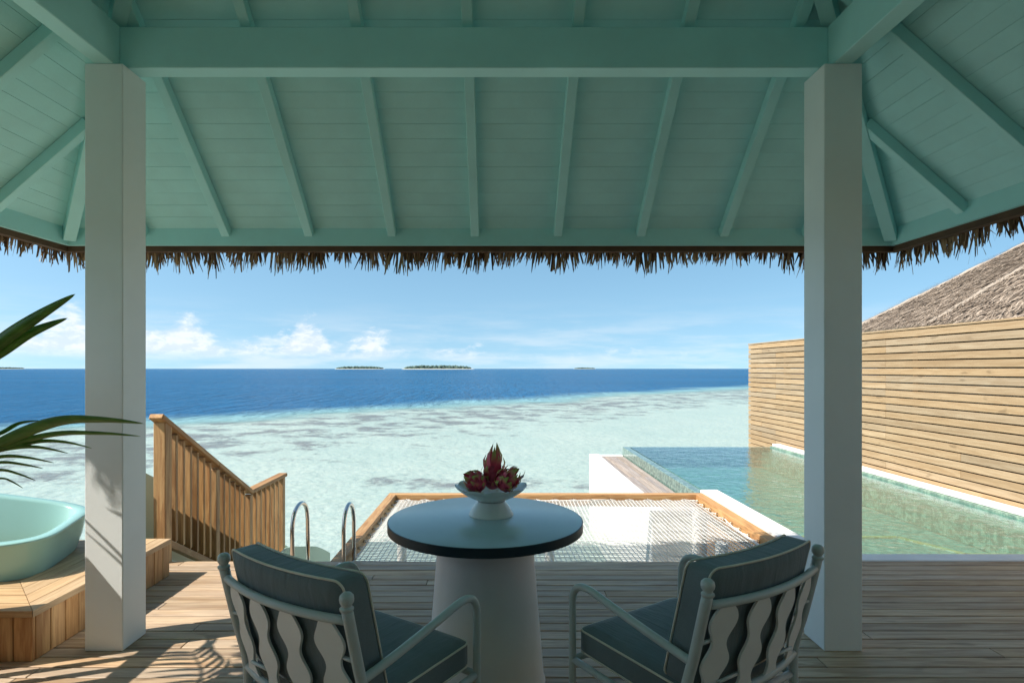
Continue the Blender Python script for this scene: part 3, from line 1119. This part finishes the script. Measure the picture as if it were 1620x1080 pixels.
# ================================================================= stair railing going down to the water
rail = empty('stair_railing', (-2.515, 4.23, 0), 'cedar stair railing with square balusters descending from the deck', 'railing')
X0, X1 = -2.560, -2.470
XM = (X0 + X1) / 2


def railz(y):
    if y < 5.74:
        return 1.055 - 0.575 * (y - 4.23)
    return 1.055 - 0.575 * 1.51


box('post', rail, (X0, 4.23, -0.25), (X1, 4.32, 1.05), M['cedar'], 0.005)
box('post', rail, (X0 + 0.01, 5.02, -0.9), (X1 - 0.01, 5.09, railz(5.09) - 0.004), M['cedar'], 0.004)
box('post', rail, (X0 + 0.01, 5.70, -1.9), (X1 - 0.01, 5.77, railz(5.77) - 0.006), M['cedar'], 0.004)
box('post', rail, (X0 + 0.01, 6.58, -1.9), (X1 - 0.01, 6.65, railz(6.6) - 0.004), M['cedar'], 0.004)
upv = Vector((0, 0.575, 1)).normalized()
beam('handrail', rail, (XM, 4.19, railz(4.19) + 0.022), (XM, 5.05, railz(5.05) + 0.022), 0.105, 0.040, M['cedar'], 0.006, upv)
beam('handrail', rail, (XM, 5.053, railz(5.053) + 0.022), (XM, 5.752, railz(5.735) + 0.014), 0.105, 0.040, M['cedar'], 0.006, upv)
beam('handrail', rail, (XM, 5.74, railz(5.74) + 0.022), (XM, 6.68, railz(6.68) + 0.022), 0.102, 0.040, M['cedar'], 0.006)
beam('bottom_rail', rail, (XM, 4.322, railz(4.322) - 0.875), (XM, 5.02, railz(5.02) - 0.875), 0.06, 0.05, M['cedar'], 0.004, upv)
beam('bottom_rail', rail, (XM, 5.09, railz(5.09) - 0.875), (XM, 5.70, railz(5.70) - 0.875), 0.06, 0.05, M['cedar'], 0.004, upv)
beam('bottom_rail', rail, (XM, 5.772, railz(6) - 0.875), (XM, 6.58, railz(6) - 0.875), 0.06, 0.05, M['cedar'], 0.004)
ys = [4.40 + 0.104 * k for k in range(6)] + [5.17 + 0.104 * k for k in range(5)] + [5.86 + 0.118 * k for k in range(6)]
for y in ys:
    zt = railz(y + 0.032) - 0.001
    zb = railz(y) - 0.845
    box('baluster', rail, (XM - 0.027, y, zb), (XM + 0.027, y + 0.032, zt), M['cedar'], 0.003)

# ================================================================= water slide beside the stair
slide = empty('water_slide', (-2.74, 4.4, -0.2), 'pale green water slide running down beside the stair railing', 'slide')
ctl = [(-2.715, 4.12, 0.02), (-2.715, 4.8, -0.32), (-2.74, 5.6, -0.72), (-2.75, 6.2, -0.92), (-2.66, 6.7, -1.02), (-2.52, 7.05, -1.12), (-2.42, 7.35, -1.30)]
path = catmull(ctl, 8)
V, F = [], []
sec = 14
for i, p in enumerate(path):
    d = (path[min(len(path) - 1, i + 1)] - path[max(0, i - 1)])
    d.z = 0
    d.normalize()
    s = Vector((d.y, -d.x, 0))           # right-hand side
    t = i / (len(path) - 1)
    hl = 0.83 if p.y < 5.4 else max(0.40, 0.83 - (p.y - 5.4) * 0.5)
    hr = 0.10 if p.y < 6.1 else min(0.40, 0.10 + (p.y - 6.1) * 0.6)
    hwid = 0.135 if p.y < 6.1 else min(0.27, 0.135 + (p.y - 6.1) * 0.25)
    prof = [(-hwid, hl), (-hwid, hl * 0.5), (-hwid, 0.12), (-hwid * 0.8, 0.03), (0, 0), (hwid * 0.8, 0.03), (hwid, min(hr, 0.12)), (hwid, hr),
            (hwid + 0.03, hr + 0.004), (hwid + 0.035, -0.02), (0, -0.06), (-hwid - 0.035, -0.02), (-hwid - 0.035, hl * 0.6), (-hwid - 0.03, hl + 0.004)]
    for (a, z) in prof:
        V.append(p + s * a + Vector((0, 0, z)))
for i in range(len(path) - 1):
    for k in range(sec):
        k2 = (k + 1) % sec
        F.append((i * sec + k, i * sec + k2, (i + 1) * sec + k2, (i + 1) * sec + k))
F.append(tuple(range(sec)))
F.append(tuple((len(path) - 1) * sec + k for k in range(sec)))
me = fix(mesh_from('chute', V, F, True))
me.set_sharp_from_angle(angle=R(50))
obj('chute', me, M['slide'], slide)
for (px, py, zt) in ((-2.76, 5.5, -0.78), (-2.66, 6.7, -1.09)):
    lathe('support_post', slide, [(0.05, SEA - 1.1), (0.05, zt)], M['concrete'], (px, py, 0), 14)

# ================================================================= bath surround
bath = empty('bath_platform', (-3.2, 3.4, 0), 'low timber-clad step platform round the bathtub left of the column', 'platform')
BX, BY, BYE, BZ = -2.300, 2.812, 3.99, 0.258
box('core', bath, (-4.6, BY + 0.03, 0.0), (BX - 0.03, BYE - 0.03, 0.222), M['subdeck'], 0)
nbd = 4
wd = 0.098
for k in range(nbd):
    o0, o1 = k * wd, (k + 1) * wd - 0.005
    prism('top_board', bath, [(-4.6, BY - 0.012 + o0), (BX + 0.012 - o0 - 0.002, BY - 0.012 + o0), (BX + 0.012 - o1 - 0.002, BY - 0.012 + o1), (-4.6, BY - 0.012 + o1)], 0.226, BZ, M['bath_top'])
for k in range(nbd):
    o0, o1 = k * wd, (k + 1) * wd - 0.005
    # built along X, turned so that the grain follows Y
    L = BYE - BY
    poly = [(BY - 0.012 + o0 + 0.002, -(BX + 0.012 - o0)), (BYE, -(BX + 0.012 - o0)), (BYE, -(BX + 0.012 - o1)), (BY - 0.012 + o1 + 0.002, -(BX + 0.012 - o1))]
    prism('top_board', bath, poly, 0.226, BZ + 0.001, M['bath_top'], Matrix.Rotation(R(90), 4, 'Z'))
box('inner_top', bath, (-4.6, BY - 0.012 + nbd * wd, 0.20), (BX + 0.012 - nbd * wd, BYE - 0.005, BZ - 0.006), M['bath_top'], 0.002)
x = BX
while x > -4.5:
    box('side_board', bath, (x - 0.094, BY, 0.002), (x - 0.001, BY + 0.022, 0.222), M['cedar'], 0.003)
    x -= 0.098
y = BY + 0.024
while y < BYE - 0.03:
    y2 = min(y + 0.093, BYE)
    box('side_board', bath, (BX - 0.022, y, 0.002), (BX, y2, 0.222), M['cedar'], 0.003)
    y += 0.098

# ================================================================= bathtub
tubo = empty('bathtub', (-3.26, 3.42, BZ), 'aqua enamel bathtub with soft rounded rim sunk in timber platform', 'bathtub')


def tub_ring(cx, cy, hx, hy, zf, n=96, e=5.0):
    out = []
    for k in range(n):
        a = 2 * math.pi * k / n
        ca, sa = math.cos(a), math.sin(a)
        x = cx + hx * math.copysign(abs(ca) ** (2 / e), ca)
        y = cy + hy * math.copysign(abs(sa) ** (2 / e), sa)
        out.append(Vector((x, y, zf(x, y))))
    return out


TCX, TCY = -0.62, 0.425          # tub centre seen from its right front corner
TROT = T(-2.545, 3.19, 0) @ Matrix.Rotation(R(17), 4, 'Z')


def rimz(x, y):
    k = min(1.0, max(0.0, (-x - 0.02) / 0.75))
    return 0.475 + 0.02 * (y / 0.85) + 0.16 * max(0.0, y / 0.85) * k


rings = [tub_ring(TCX, TCY, 0.555, 0.372, lambda x, y: BZ - 0.004),
         tub_ring(TCX, TCY, 0.585, 0.397, lambda x, y: BZ + 0.10),
         tub_ring(TCX, TCY, 0.605, 0.415, lambda x, y: rimz(x, y) - 0.02),
         tub_ring(TCX, TCY, 0.618, 0.424, lambda x, y: rimz(x, y) - 0.006),
         tub_ring(TCX, TCY, 0.612, 0.419, lambda x, y: rimz(x, y)),
         tub_ring(TCX, TCY, 0.560, 0.370, lambda x, y: rimz(x, y)),
         tub_ring(TCX, TCY, 0.548, 0.359, lambda x, y: rimz(x, y) - 0.012),
         tub_ring(TCX, TCY, 0.515, 0.33, lambda x, y: 0.30),
         tub_ring(TCX, TCY, 0.46, 0.29, lambda x, y: 0.10),
         tub_ring(TCX, TCY, 0.30, 0.18, lambda x, y: 0.05)]
V = [TROT @ v for r_ in rings for v in r_]
n = 96
F = []
for i in range(len(rings) - 1):
    for k in range(n):
        F.append((i * n + k, i * n + (k + 1) % n, (i + 1) * n + (k + 1) % n, (i + 1) * n + k))
F.append(tuple((len(rings) - 1) * n + k for k in range(n)))
obj('shell', fix(mesh_from('shell', V, F, True)), M['tub'], tubo)
lathe('drain', tubo, [(0.03, 0.0), (0.03, 0.004), (0.02, 0.006)], M['steel'], TROT @ Vector((TCX, TCY, 0.050)), 16)

# ================================================================= balustrade left of the frame (its shadow falls on the deck)
bal = empty('deck_balustrade', (-2.61, 1.4, 0), 'timber balustrade with upright slats along the left deck side', 'railing')
box('top_rail', bal, (-2.67, -1.5, 0.975), (-2.55, 2.77, 1.015), M['cedar'], 0.005)
box('bottom_rail', bal, (-2.635, -1.5, 0.06), (-2.585, 2.77, 0.10), M['cedar'], 0.004)
y = -1.313
while y < 2.60:
    box('slat', bal, (-2.625, y, 0.10), (-2.595, y + 0.042, 0.974), M['cedar'], 0.003)
    y += 0.108
for y in (-1.5, 0.6, 2.675):
    box('post', bal, (-2.655, y, 0.0), (-2.565, y + 0.09, 0.973), M['cedar'], 0.004)

# ================================================================= table
TX, TY = -0.056, 2.66
tab = empty('round_table', (TX, TY, 0), 'round blue-grey table with dark edge on white tapered pedestal', 'table')
lathe('tabletop', tab, [(0.0005, 0.712), (0.444, 0.712), (0.4485, 0.715), (0.4485, 0.7515), (0.446, 0.7525), (0.0005, 0.7525)], M['tabletop'], (TX, TY, 0), 96)
lathe('edge_band', tab, [(0.4487, 0.711), (0.4515, 0.7125), (0.4515, 0.7505), (0.4487, 0.752)], M['tablerim'], (TX, TY, 0), 96)
lathe('pedestal', tab, [(0.278, 0.0), (0.280, 0.006), (0.272, 0.03), (0.262, 0.15), (0.246, 0.34), (0.232, 0.52), (0.220, 0.68), (0.217, 0.7115)], M['pedestal'], (TX, TY, 0), 72)

# bowl
BXp, BYp, BZp = -0.030, 2.725, 0.7527
bowl = empty('pedestal_bowl', (BXp, BYp, BZp), 'white footed ceramic bowl with scalloped rim holding fruit', 'bowl')


def scal(i, a, r, z):
    if i < 6:
        return r, z
    k = min(1.0, (z - 0.075) / 0.06) if i < 12 else 0.6
    f = abs(math.sin(a * 5.5))
    return r * (1 + 0.03 * k * (f - 0.5)), z + 0.010 * k * (f - 0.6)


lathe('foot', bowl, [(0.106, 0.0), (0.107, 0.004), (0.102, 0.012), (0.082, 0.045), (0.066, 0.066)], M['ceramic'], (BXp, BYp, BZp), 48)
lathe('dish', bowl, [(0.050, 0.0662), (0.062, 0.068), (0.085, 0.078), (0.115, 0.093), (0.142, 0.110), (0.158, 0.123), (0.170, 0.136), (0.172, 0.139),
                     (0.167, 0.138), (0.150, 0.125), (0.120, 0.106), (0.080, 0.090), (0.03, 0.084)], M['ceramic'], (BXp, BYp, BZp), 88, True, scal)

# dragon fruit
bm = bmesh.new()
for (z, wv, bnd) in ((0, 0.50, 0), (0.35, 0.47, 0.16), (0.7, 0.30, 0.12), (1.0, 0.03, -0.45)):
    for s in (-1, 0, 1):
        bm.verts.new((s * wv, bnd + (0.06 if s == 0 else 0), z))
bm.verts.ensure_lookup_table()
for i in range(3):
    for j in range(2):
        bm.faces.new([bm.verts[i * 3 + j], bm.verts[i * 3 + j + 1], bm.verts[i * 3 + j + 4], bm.verts[i * 3 + j + 3]])
bract_me = bpy.data.meshes.new('scale')
bm.to_mesh(bract_me)
bm.free()
bract_me.materials.append(M['bract'])
bract_me.polygons.foreach_set('use_smooth', [True] * len(bract_me.polygons))


def dragon(loc, rot, rad, hgt, label, seed, toplen):
    rnd = random.Random(seed)
    base = T(loc) @ rot
    root = bpy.data.objects.new('dragon_fruit', None)
    root.empty_display_size = 0.05
    link(root, None, base)
    tag(root, label, 'dragon fruit', 'dragon fruits in the bowl')
    prof = []
    for k in range(13):
        a = math.pi * k / 12
        prof.append((max(0.001, rad * math.sin(a) ** 0.85), hgt * (0.5 - 0.5 * math.cos(a))))
    lathe('flesh', root, prof, M['dragon'], (0, 0, 0), 20, base=base)
    nrow = 5
    for r in range(nrow):
        t = 0.16 + 0.72 * r / (nrow - 1)
        a0 = rnd.random() * 6
        num = (6, 7, 7, 6, 5)[r]
        rr = rad * math.sin(math.pi * (0.10 + 0.80 * t)) ** 0.85
        for j in range(num):
            a = a0 + 2 * math.pi * j / num + rnd.gauss(0, 0.12)
            L = (0.028 + (toplen - 0.028) * (r / (nrow - 1)) ** 1.6) * rnd.uniform(0.8, 1.25)
            tilt = (62 - 46 * (r / (nrow - 1))) * rnd.uniform(0.55, 1.05)
            wdt = 0.033 * rnd.uniform(0.8, 1.25)
            mw = base @ Matrix.Rotation(a, 4, 'Z') @ T(0, rr * 0.92, hgt * t - 0.004) @ Matrix.Rotation(-R(tilt) + R(8), 4, 'X') @ Matrix.Diagonal((wdt, 0.03, L, 1))
            obj('scale', bract_me, None, root, mw)
    return root


fz = BZp + 0.088
dragon((BXp + 0.006, BYp + 0.010, fz + 0.030), Matrix.Rotation(R(3), 4, 'Y'), 0.048, 0.130, 'upright dragon fruit with the tallest pointed tip, middle of the bowl', 1, 0.095)
dragon((BXp + 0.035, BYp - 0.050, fz + 0.052), Matrix.Rotation(R(48), 4, 'Y') @ Matrix.Rotation(R(12), 4, 'X'), 0.046, 0.095, 'dragon fruit lying to the right in the footed bowl', 2, 0.060)
dragon((BXp - 0.030, BYp - 0.045, fz + 0.052), Matrix.Rotation(R(-58), 4, 'Y') @ Matrix.Rotation(R(10), 4, 'X'), 0.045, 0.090, 'dragon fruit lying to the left in the footed bowl', 4, 0.042)


# ================================================================= armchairs
def cushion_mesh(name, w_, d_, h_, r, puff, deform, n=9):
    bm = bmesh.new()
    bmesh.ops.create_cube(bm, size=2.0)
    bmesh.ops.subdivide_edges(bm, edges=list(bm.edges), cuts=n, use_grid_fill=True)
    hx, hy, hz = w_ / 2, d_ / 2, h_ / 2
    for v in bm.verts:
        q = v.co.copy()
        # gather vertices towards the edges
        q = Vector([math.copysign(abs(c) ** 0.75, c) for c in q])
        p = Vector((q.x * hx, q.y * hy, q.z * hz))
        inn = Vector((max(-hx + r, min(hx - r, p.x)), max(-hy + r, min(hy - r, p.y)), max(-hz + r, min(hz - r, p.z))))
        dlt = p - inn
        if dlt.length > 1e-9:
            p = inn + dlt.normalized() * r
        dims = [hx, hy, hz]
        k = dims.index(min(dims))
        o1, o2 = [j for j in range(3) if j != k]
        f = (1 - (p[o1] / dims[o1]) ** 2) * (1 - (p[o2] / dims[o2]) ** 2)
        p[k] *= 1 + puff * max(0, f) ** 0.6
        v.co = deform(p)
    bmesh.ops.recalc_face_normals(bm, faces=bm.faces)
    me = bpy.data.meshes.new(name)
    bm.to_mesh(me)
    bm.free()
    me.polygons.foreach_set('use_smooth', [True] * len(me.polygons))
    return me


def rrect(hx, hy, r, n=5):
    out = []
    for (cx, cy, a0) in ((hx - r, hy - r, 0), (-hx + r, hy - r, 90), (-hx + r, -hy + r, 180), (hx - r, -hy + r, 270)):
        for k in range(n + 1):
            a = R(a0 + 90 * k / n)
            out.append((cx + r * math.cos(a), cy + r * math.sin(a)))
    # more points on the straight runs so that the loop can bend
    fin = []
    for i in range(len(out)):
        a, b = out[i], out[(i + 1) % len(out)]
        m = max(1, int(math.hypot(b[0] - a[0], b[1] - a[1]) / 0.05))
        for k in range(m):
            fin.append((a[0] + (b[0] - a[0]) * k / m, a[1] + (b[1] - a[1]) * k / m))
    return fin


HW = 0.300


def back_y(z):
    return -0.25 - 0.085 * (z - 0.42) / 0.36


def bow(x):
    return -0.045 * (1 - (x / HW) ** 2)


def armchair(loc, rotz, label):
    root = empty('armchair', loc, label, 'chair', 'armchairs at the round table', rotz)
    B = WM[root]
    for s in (-1, 1):
        # back leg and post in one tube
        pth = [(s * 0.29, -0.285, 0.0), (s * 0.295, -0.262, 0.20), (s * HW, back_y(0.42), 0.42), (s * HW, back_y(0.60), 0.60), (s * HW, back_y(0.785), 0.785)]
        po = tube('back_post', root, [Vector(p) for p in catmull(pth, 5)], 0.0165, M['frame'], 14, False, B)
        yt = back_y(0.79)
        lathe('finial', po, [(0.0168, 0.0), (0.0195, 0.004), (0.0195, 0.009), (0.0140, 0.013), (0.0140, 0.016), (0.0195, 0.025), (0.0208, 0.034), (0.0190, 0.043), (0.0125, 0.050), (0.001, 0.053)],
              M['frame'], (s * HW, yt, 0.783), 18, base=B)
        # arm that bends down into the front leg
        arm = [(s * HW, back_y(0.565), 0.565), (s * 0.305, -0.12, 0.590), (s * 0.310, 0.06, 0.622), (s * 0.312, 0.16, 0.640), (s * 0.312, 0.222, 0.632), (s * 0.311, 0.254, 0.595), (s * 0.310, 0.260, 0.53), (s * 0.308, 0.262, 0.36), (s * 0.305, 0.270, 0.0)]
        tube('arm', root, catmull(arm, 6), 0.0138, M['frame'], 14, False, B)
        tube('seat_rail', root, [Vector((s * 0.303, -0.24, 0.345)), Vector((s * 0.306, 0.262, 0.345))], 0.013, M['frame'], 10, False, B)
    for (z, nm) in ((0.752, 'top_rail'), (0.425, 'lower_rail')):
        pts_ = [Vector((x, back_y(z) + bow(x), z)) for x in [-HW + 2 * HW * k / 16 for k in range(17)]]
        tube(nm, root, pts_, 0.0130, M['frame'], 12, False, B)
    for (y, nm) in ((0.262, 'front_rail'), (-0.245, 'rear_rail')):
        tube(nm, root, [Vector((-0.303, y, 0.345)), Vector((0.303, y, 0.345))], 0.013, M['frame'], 10, False, B)
    # wavy ribbons
    for idx, xc in enumerate((-0.222, -0.074, 0.074, 0.222)):
        V, F = [], []
        n_ = 40
        th = 0.004
        ph = idx * 0.9
        for k in range(n_ + 1):
            z = 0.43 + (0.752 - 0.43) * k / n_
            wv = 0.0385 + 0.0120 * math.cos(2 * math.pi * (z - 0.690) / 0.140 + idx * 0.25)
            cxx = xc + 0.0015 * math.sin(2 * math.pi * (z - 0.70) / 0.150 + 0.6 + (idx % 2) * 0.5)
            wv *= min(1.0, max(0.25, (1.0 - max(0.0, (z - 0.722) / 0.030) ** 2)) ** 0.5) if z > 0.722 else 1.0
            for (sg, dy) in ((-1, -th), (1, -th), (1, th), (-1, th)):
                xx = cxx + sg * wv
                V.append((xx, back_y(z) + bow(xc) + (xx - xc) * 0.09 * (xc / HW) * 3.0 + dy, z))
        for k in range(n_):
            for j in range(4):
                j2 = (j + 1) % 4
                F.append((k * 4 + j, k * 4 + j2, (k + 1) * 4 + j2, (k + 1) * 4 + j))
        F += [(0, 1, 2, 3), tuple(n_ * 4 + j for j in range(4))]
        obj('wavy_slat', fix(mesh_from('wavy_slat', V, F)), M['slat'], root, B)
    for (xa, xb, z) in ((-HW, -0.245, 0.630), (0.245, HW, 0.630), (-0.20, -0.095, 0.485), (0.095, 0.20, 0.485)):
        tube('link', root, [Vector((xa, back_y(z) + bow((xa + xb) / 2), z)), Vector((xb, back_y(z) + bow((xa + xb) / 2), z))], 0.006, M['frame'], 8, False, B)
    # seat cushion
    me = cushion_mesh('seat_cushion', 0.555, 0.50, 0.105, 0.022, 0.16, lambda p: p)
    sc = obj('seat_cushion', me, M['cushion'], root, B @ T(0, 0.012, 0.412))
    for zz in (0.040, -0.040):
        lp = [Vector((x, y, zz)) for (x, y) in rrect(0.2775, 0.2505, 0.03)]
        tube('piping', sc, lp, 0.0038, M['piping'], 6, True, B @ T(0, 0.012, 0.412))
    # back cushion, curved with the frame; built upright with thickness along y
    zc, hh = 0.655, 0.40

    def dfm(p):
        z = zc + p.z
        return Vector((p.x, back_y(z) + bow(p.x) * 0.9 + 0.075 + p.y, p.z))
    me = cushion_mesh('back_cushion', 0.545, 0.105, hh, 0.022, 0.22, dfm)
    bc = obj('back_cushion', me, M['cushion'], root, B @ T(0, 0, zc))
    for yy in (-0.044, 0.044):
        lp = [dfm(Vector((x, yy, z))) for (x, z) in rrect(0.2725, hh / 2, 0.03)]
        tube('piping', bc, lp, 0.0036, M['piping'], 6, True, B @ T(0, 0, zc))
    return root


armchair((-0.477, 2.014, 0), R(-33.8), 'left armchair, grey-green metal with slate cushions, beside the sunlit deck')
armchair((0.687, 2.114, 0), R(32.7), 'right armchair, grey-green metal with slate cushions, beside the right column')

# ================================================================= potted palm at the left edge
palm = empty('potted_palm', (-2.28, 1.95, 0), 'green palm with long arching leaflets at the left edge', 'palm')
lathe('pot', palm, [(0.14, 0.0), (0.19, 0.30), (0.20, 0.36), (0.185, 0.36), (0.17, 0.31)], M['pot'], (-2.28, 1.95, 0), 28)
tube('trunk', palm, catmull([(-2.28, 1.95, 0.3), (-2.29, 1.97, 0.6), (-2.28, 2.0, 0.95)], 5), 0.035, M['stem'], 10)


def pxp(px, py, y):
    return Vector(((px - 787) * y / 900, y, EYE - (py - 583) * y / 900))


def leaflet(pts_, wmax, fold=0.25, peak=0.45, tilt=0.0):
    path_ = catmull(pts_, 8)
    n_ = len(path_)
    V, F = [], []
    for i, p in enumerate(path_):
        d = (path_[min(n_ - 1, i + 1)] - path_[max(0, i - 1)]).normalized()
        s = d.cross(Vector((0, math.sin(tilt), math.cos(tilt))))
        if s.length < 0.05:
            s = Vector((0, 1, 0))
        s.normalize()
        up = s.cross(d)
        t = i / (n_ - 1)
        wv = wmax * (math.sin(math.pi * (t ** (math.log(0.5) / math.log(peak)))) ** 0.75 * 0.96 + 0.04 * (1 - t))
        V += [p + s * wv + up * wv * fold, p, p - s * wv + up * wv * fold]
    for i in range(n_ - 1):
        for j in range(2):
            F.append((i * 3 + j, i * 3 + j + 1, (i + 1) * 3 + j + 1, (i + 1) * 3 + j))
    me = mesh_from('leaflet', V, F, True)
    o = obj('leaflet', me, M['leaf'], palm)
    md = o.modifiers.new('thick', 'SOLIDIFY')
    md.thickness = 0.0012
    return o


crown = Vector((-2.28, 2.0, 0.95))


def rachis(pts_):
    pp = catmull(pts_, 6)
    tube('leaf_stalk', palm, pp, [0.012 * (1 - 0.75 * i / (len(pp) - 1)) for i in range(len(pp))], M['stem'], 8)


# fronds that reach into view
rachis([crown, (-2.22, 2.04, 1.25), (-2.06, 2.08, 1.48), pxp(-30, 560, 2.08)])
leaflet([pxp(-60, 600, 2.08), pxp(-8, 547, 2.08), pxp(55, 503, 2.06), pxp(119, 465, 2.04)], 0.024, 0.3, 0.42, 1.2)
leaflet([pxp(-70, 600, 2.10), pxp(-8, 562, 2.10), pxp(45, 528, 2.10), pxp(107, 503, 2.11)], 0.021, 0.3, 0.45, 1.2)
rachis([crown, (-2.15, 2.03, 1.12), pxp(-60, 735, 2.05)])
leaflet([pxp(-60, 735, 2.05), pxp(15, 695, 2.03), pxp(90, 668, 2.0), pxp(160, 665, 1.98), pxp(227, 670, 1.96)], 0.023, 0.3, 0.38, 0.9)
leaflet([pxp(-60, 735, 2.05), pxp(20, 703, 2.06), pxp(90, 687, 2.06), pxp(160, 686, 2.06), pxp(222, 690, 2.06)], 0.013, 0.3, 0.40, 0.9)
leaflet([pxp(-60, 725, 2.05), pxp(0, 712, 2.08), pxp(60, 699, 2.10), pxp(104, 700, 2.12), pxp(145, 709, 2.14)], 0.010, 0.3, 0.45, 0.9)
for (a, b, c, d, wv) in (((-50, 725), (15, 710), (60, 708), (108, 717), 0.010), ((-50, 735), (0, 723), (40, 724), (85, 732), 0.009),
                         ((-50, 740), (0, 732), (35, 735), (68, 741), 0.008), ((-50, 748), (0, 744), (28, 750), (56, 760), 0.008),
                         ((-50, 760), (0, 757), (18, 762), (36, 772), 0.006), ((-40, 700), (0, 686), (30, 670), (62, 665), 0.008)):
    leaflet([pxp(*a, 2.05), pxp(*b, 2.07), pxp(*c, 2.09), pxp(*d, 2.11)], wv, 0.3, 0.45, 0.9)
# the rest of the crown, outside the frame; it throws the leaf shadows on deck and column
rnd = random.Random(31)
for k in range(9):
    a = R(-20 + 40 * k + rnd.uniform(-10, 10))
    reach = rnd.uniform(0.35, 0.55) if math.cos(a) > 0.3 else rnd.uniform(0.5, 0.75)
    tip = crown + Vector((math.cos(a) * reach * (0.45 if math.cos(a) > 0 else 1.0), math.sin(a) * reach, rnd.uniform(0.25, 0.55)))
    mid = crown.lerp(tip, 0.5) + Vector((0, 0, 0.16))
    rachis([crown, mid, tip])
    pp = catmull([crown, mid, tip], 6)
    for j in range(3, len(pp)):
        d = (pp[min(len(pp) - 1, j + 1)] - pp[j - 1]).normalized()
        sd = d.cross(Vector((0, 0, 1))).normalized()
        for s in (-1, 1):
            L = rnd.uniform(0.20, 0.32)
            q = pp[j] + (sd * s * 0.75 + d * 0.65) * L + Vector((0, 0, -0.10))
            if max(787 + 900 * c.x / c.y for c in (q, pp[j])) > -15:
                continue
            leaflet([pp[j], pp[j].lerp(q, 0.5) + Vector((0, 0, 0.05)), q], 0.014, 0.3, 0.4, 0.3)

# ================================================================= unseen villa behind the camera, added to cut the light from behind
villa = empty('villa', (0, -2.4, 0), 'unseen pale villa front with glazed doors, added behind the pavilion to cut light', 'building')
box('wall', villa, (-3.2, -2.75, -0.02), (-2.0, -2.6, 3.0), M['wall'], 0.004)
box('wall', villa, (2.0, -2.75, -0.02), (5.4, -2.6, 3.0), M['wall'], 0.004)
box('wall', villa, (-1.99, -2.74, 2.3), (1.99, -2.61, 2.99), M['wall'], 0.004)
box('wall', villa, (-3.2, -6.0, -0.02), (5.4, -5.85, 3.0), M['wall'], 0.004)  # closed room added behind the doors to keep bright light out
box('wall', villa, (-3.2, -5.84, -0.02), (-3.05, -2.76, 3.0), M['wall'], 0.004)
box('wall', villa, (5.25, -5.84, -0.02), (5.4, -2.76, 3.0), M['wall'], 0.004)
box('wall', villa, (-4.60, -2.6, -0.02), (-4.45, 0.6, 2.5), M['wall'], 0.004)  # unseen wing wall, added to block light off the sea at left
box('floor', villa, (-3.04, -5.84, -0.1), (5.24, -2.77, -0.02), M['clad'], 0)
box('roof', villa, (-3.6, -6.4, 3.001), (5.8, -2.2, 3.3), M['thatch'], 0.05)
for k in range(4):
    xa = -1.99 + k * 0.996
    d_ = box('door', villa, (xa, -2.70, 0.0), (xa + 0.99, -2.66, 2.295), M['acrylic'], 0)
    box('frame', d_, (xa, -2.71, 0.0), (xa + 0.07, -2.65, 2.294), M['white'], 0.004)
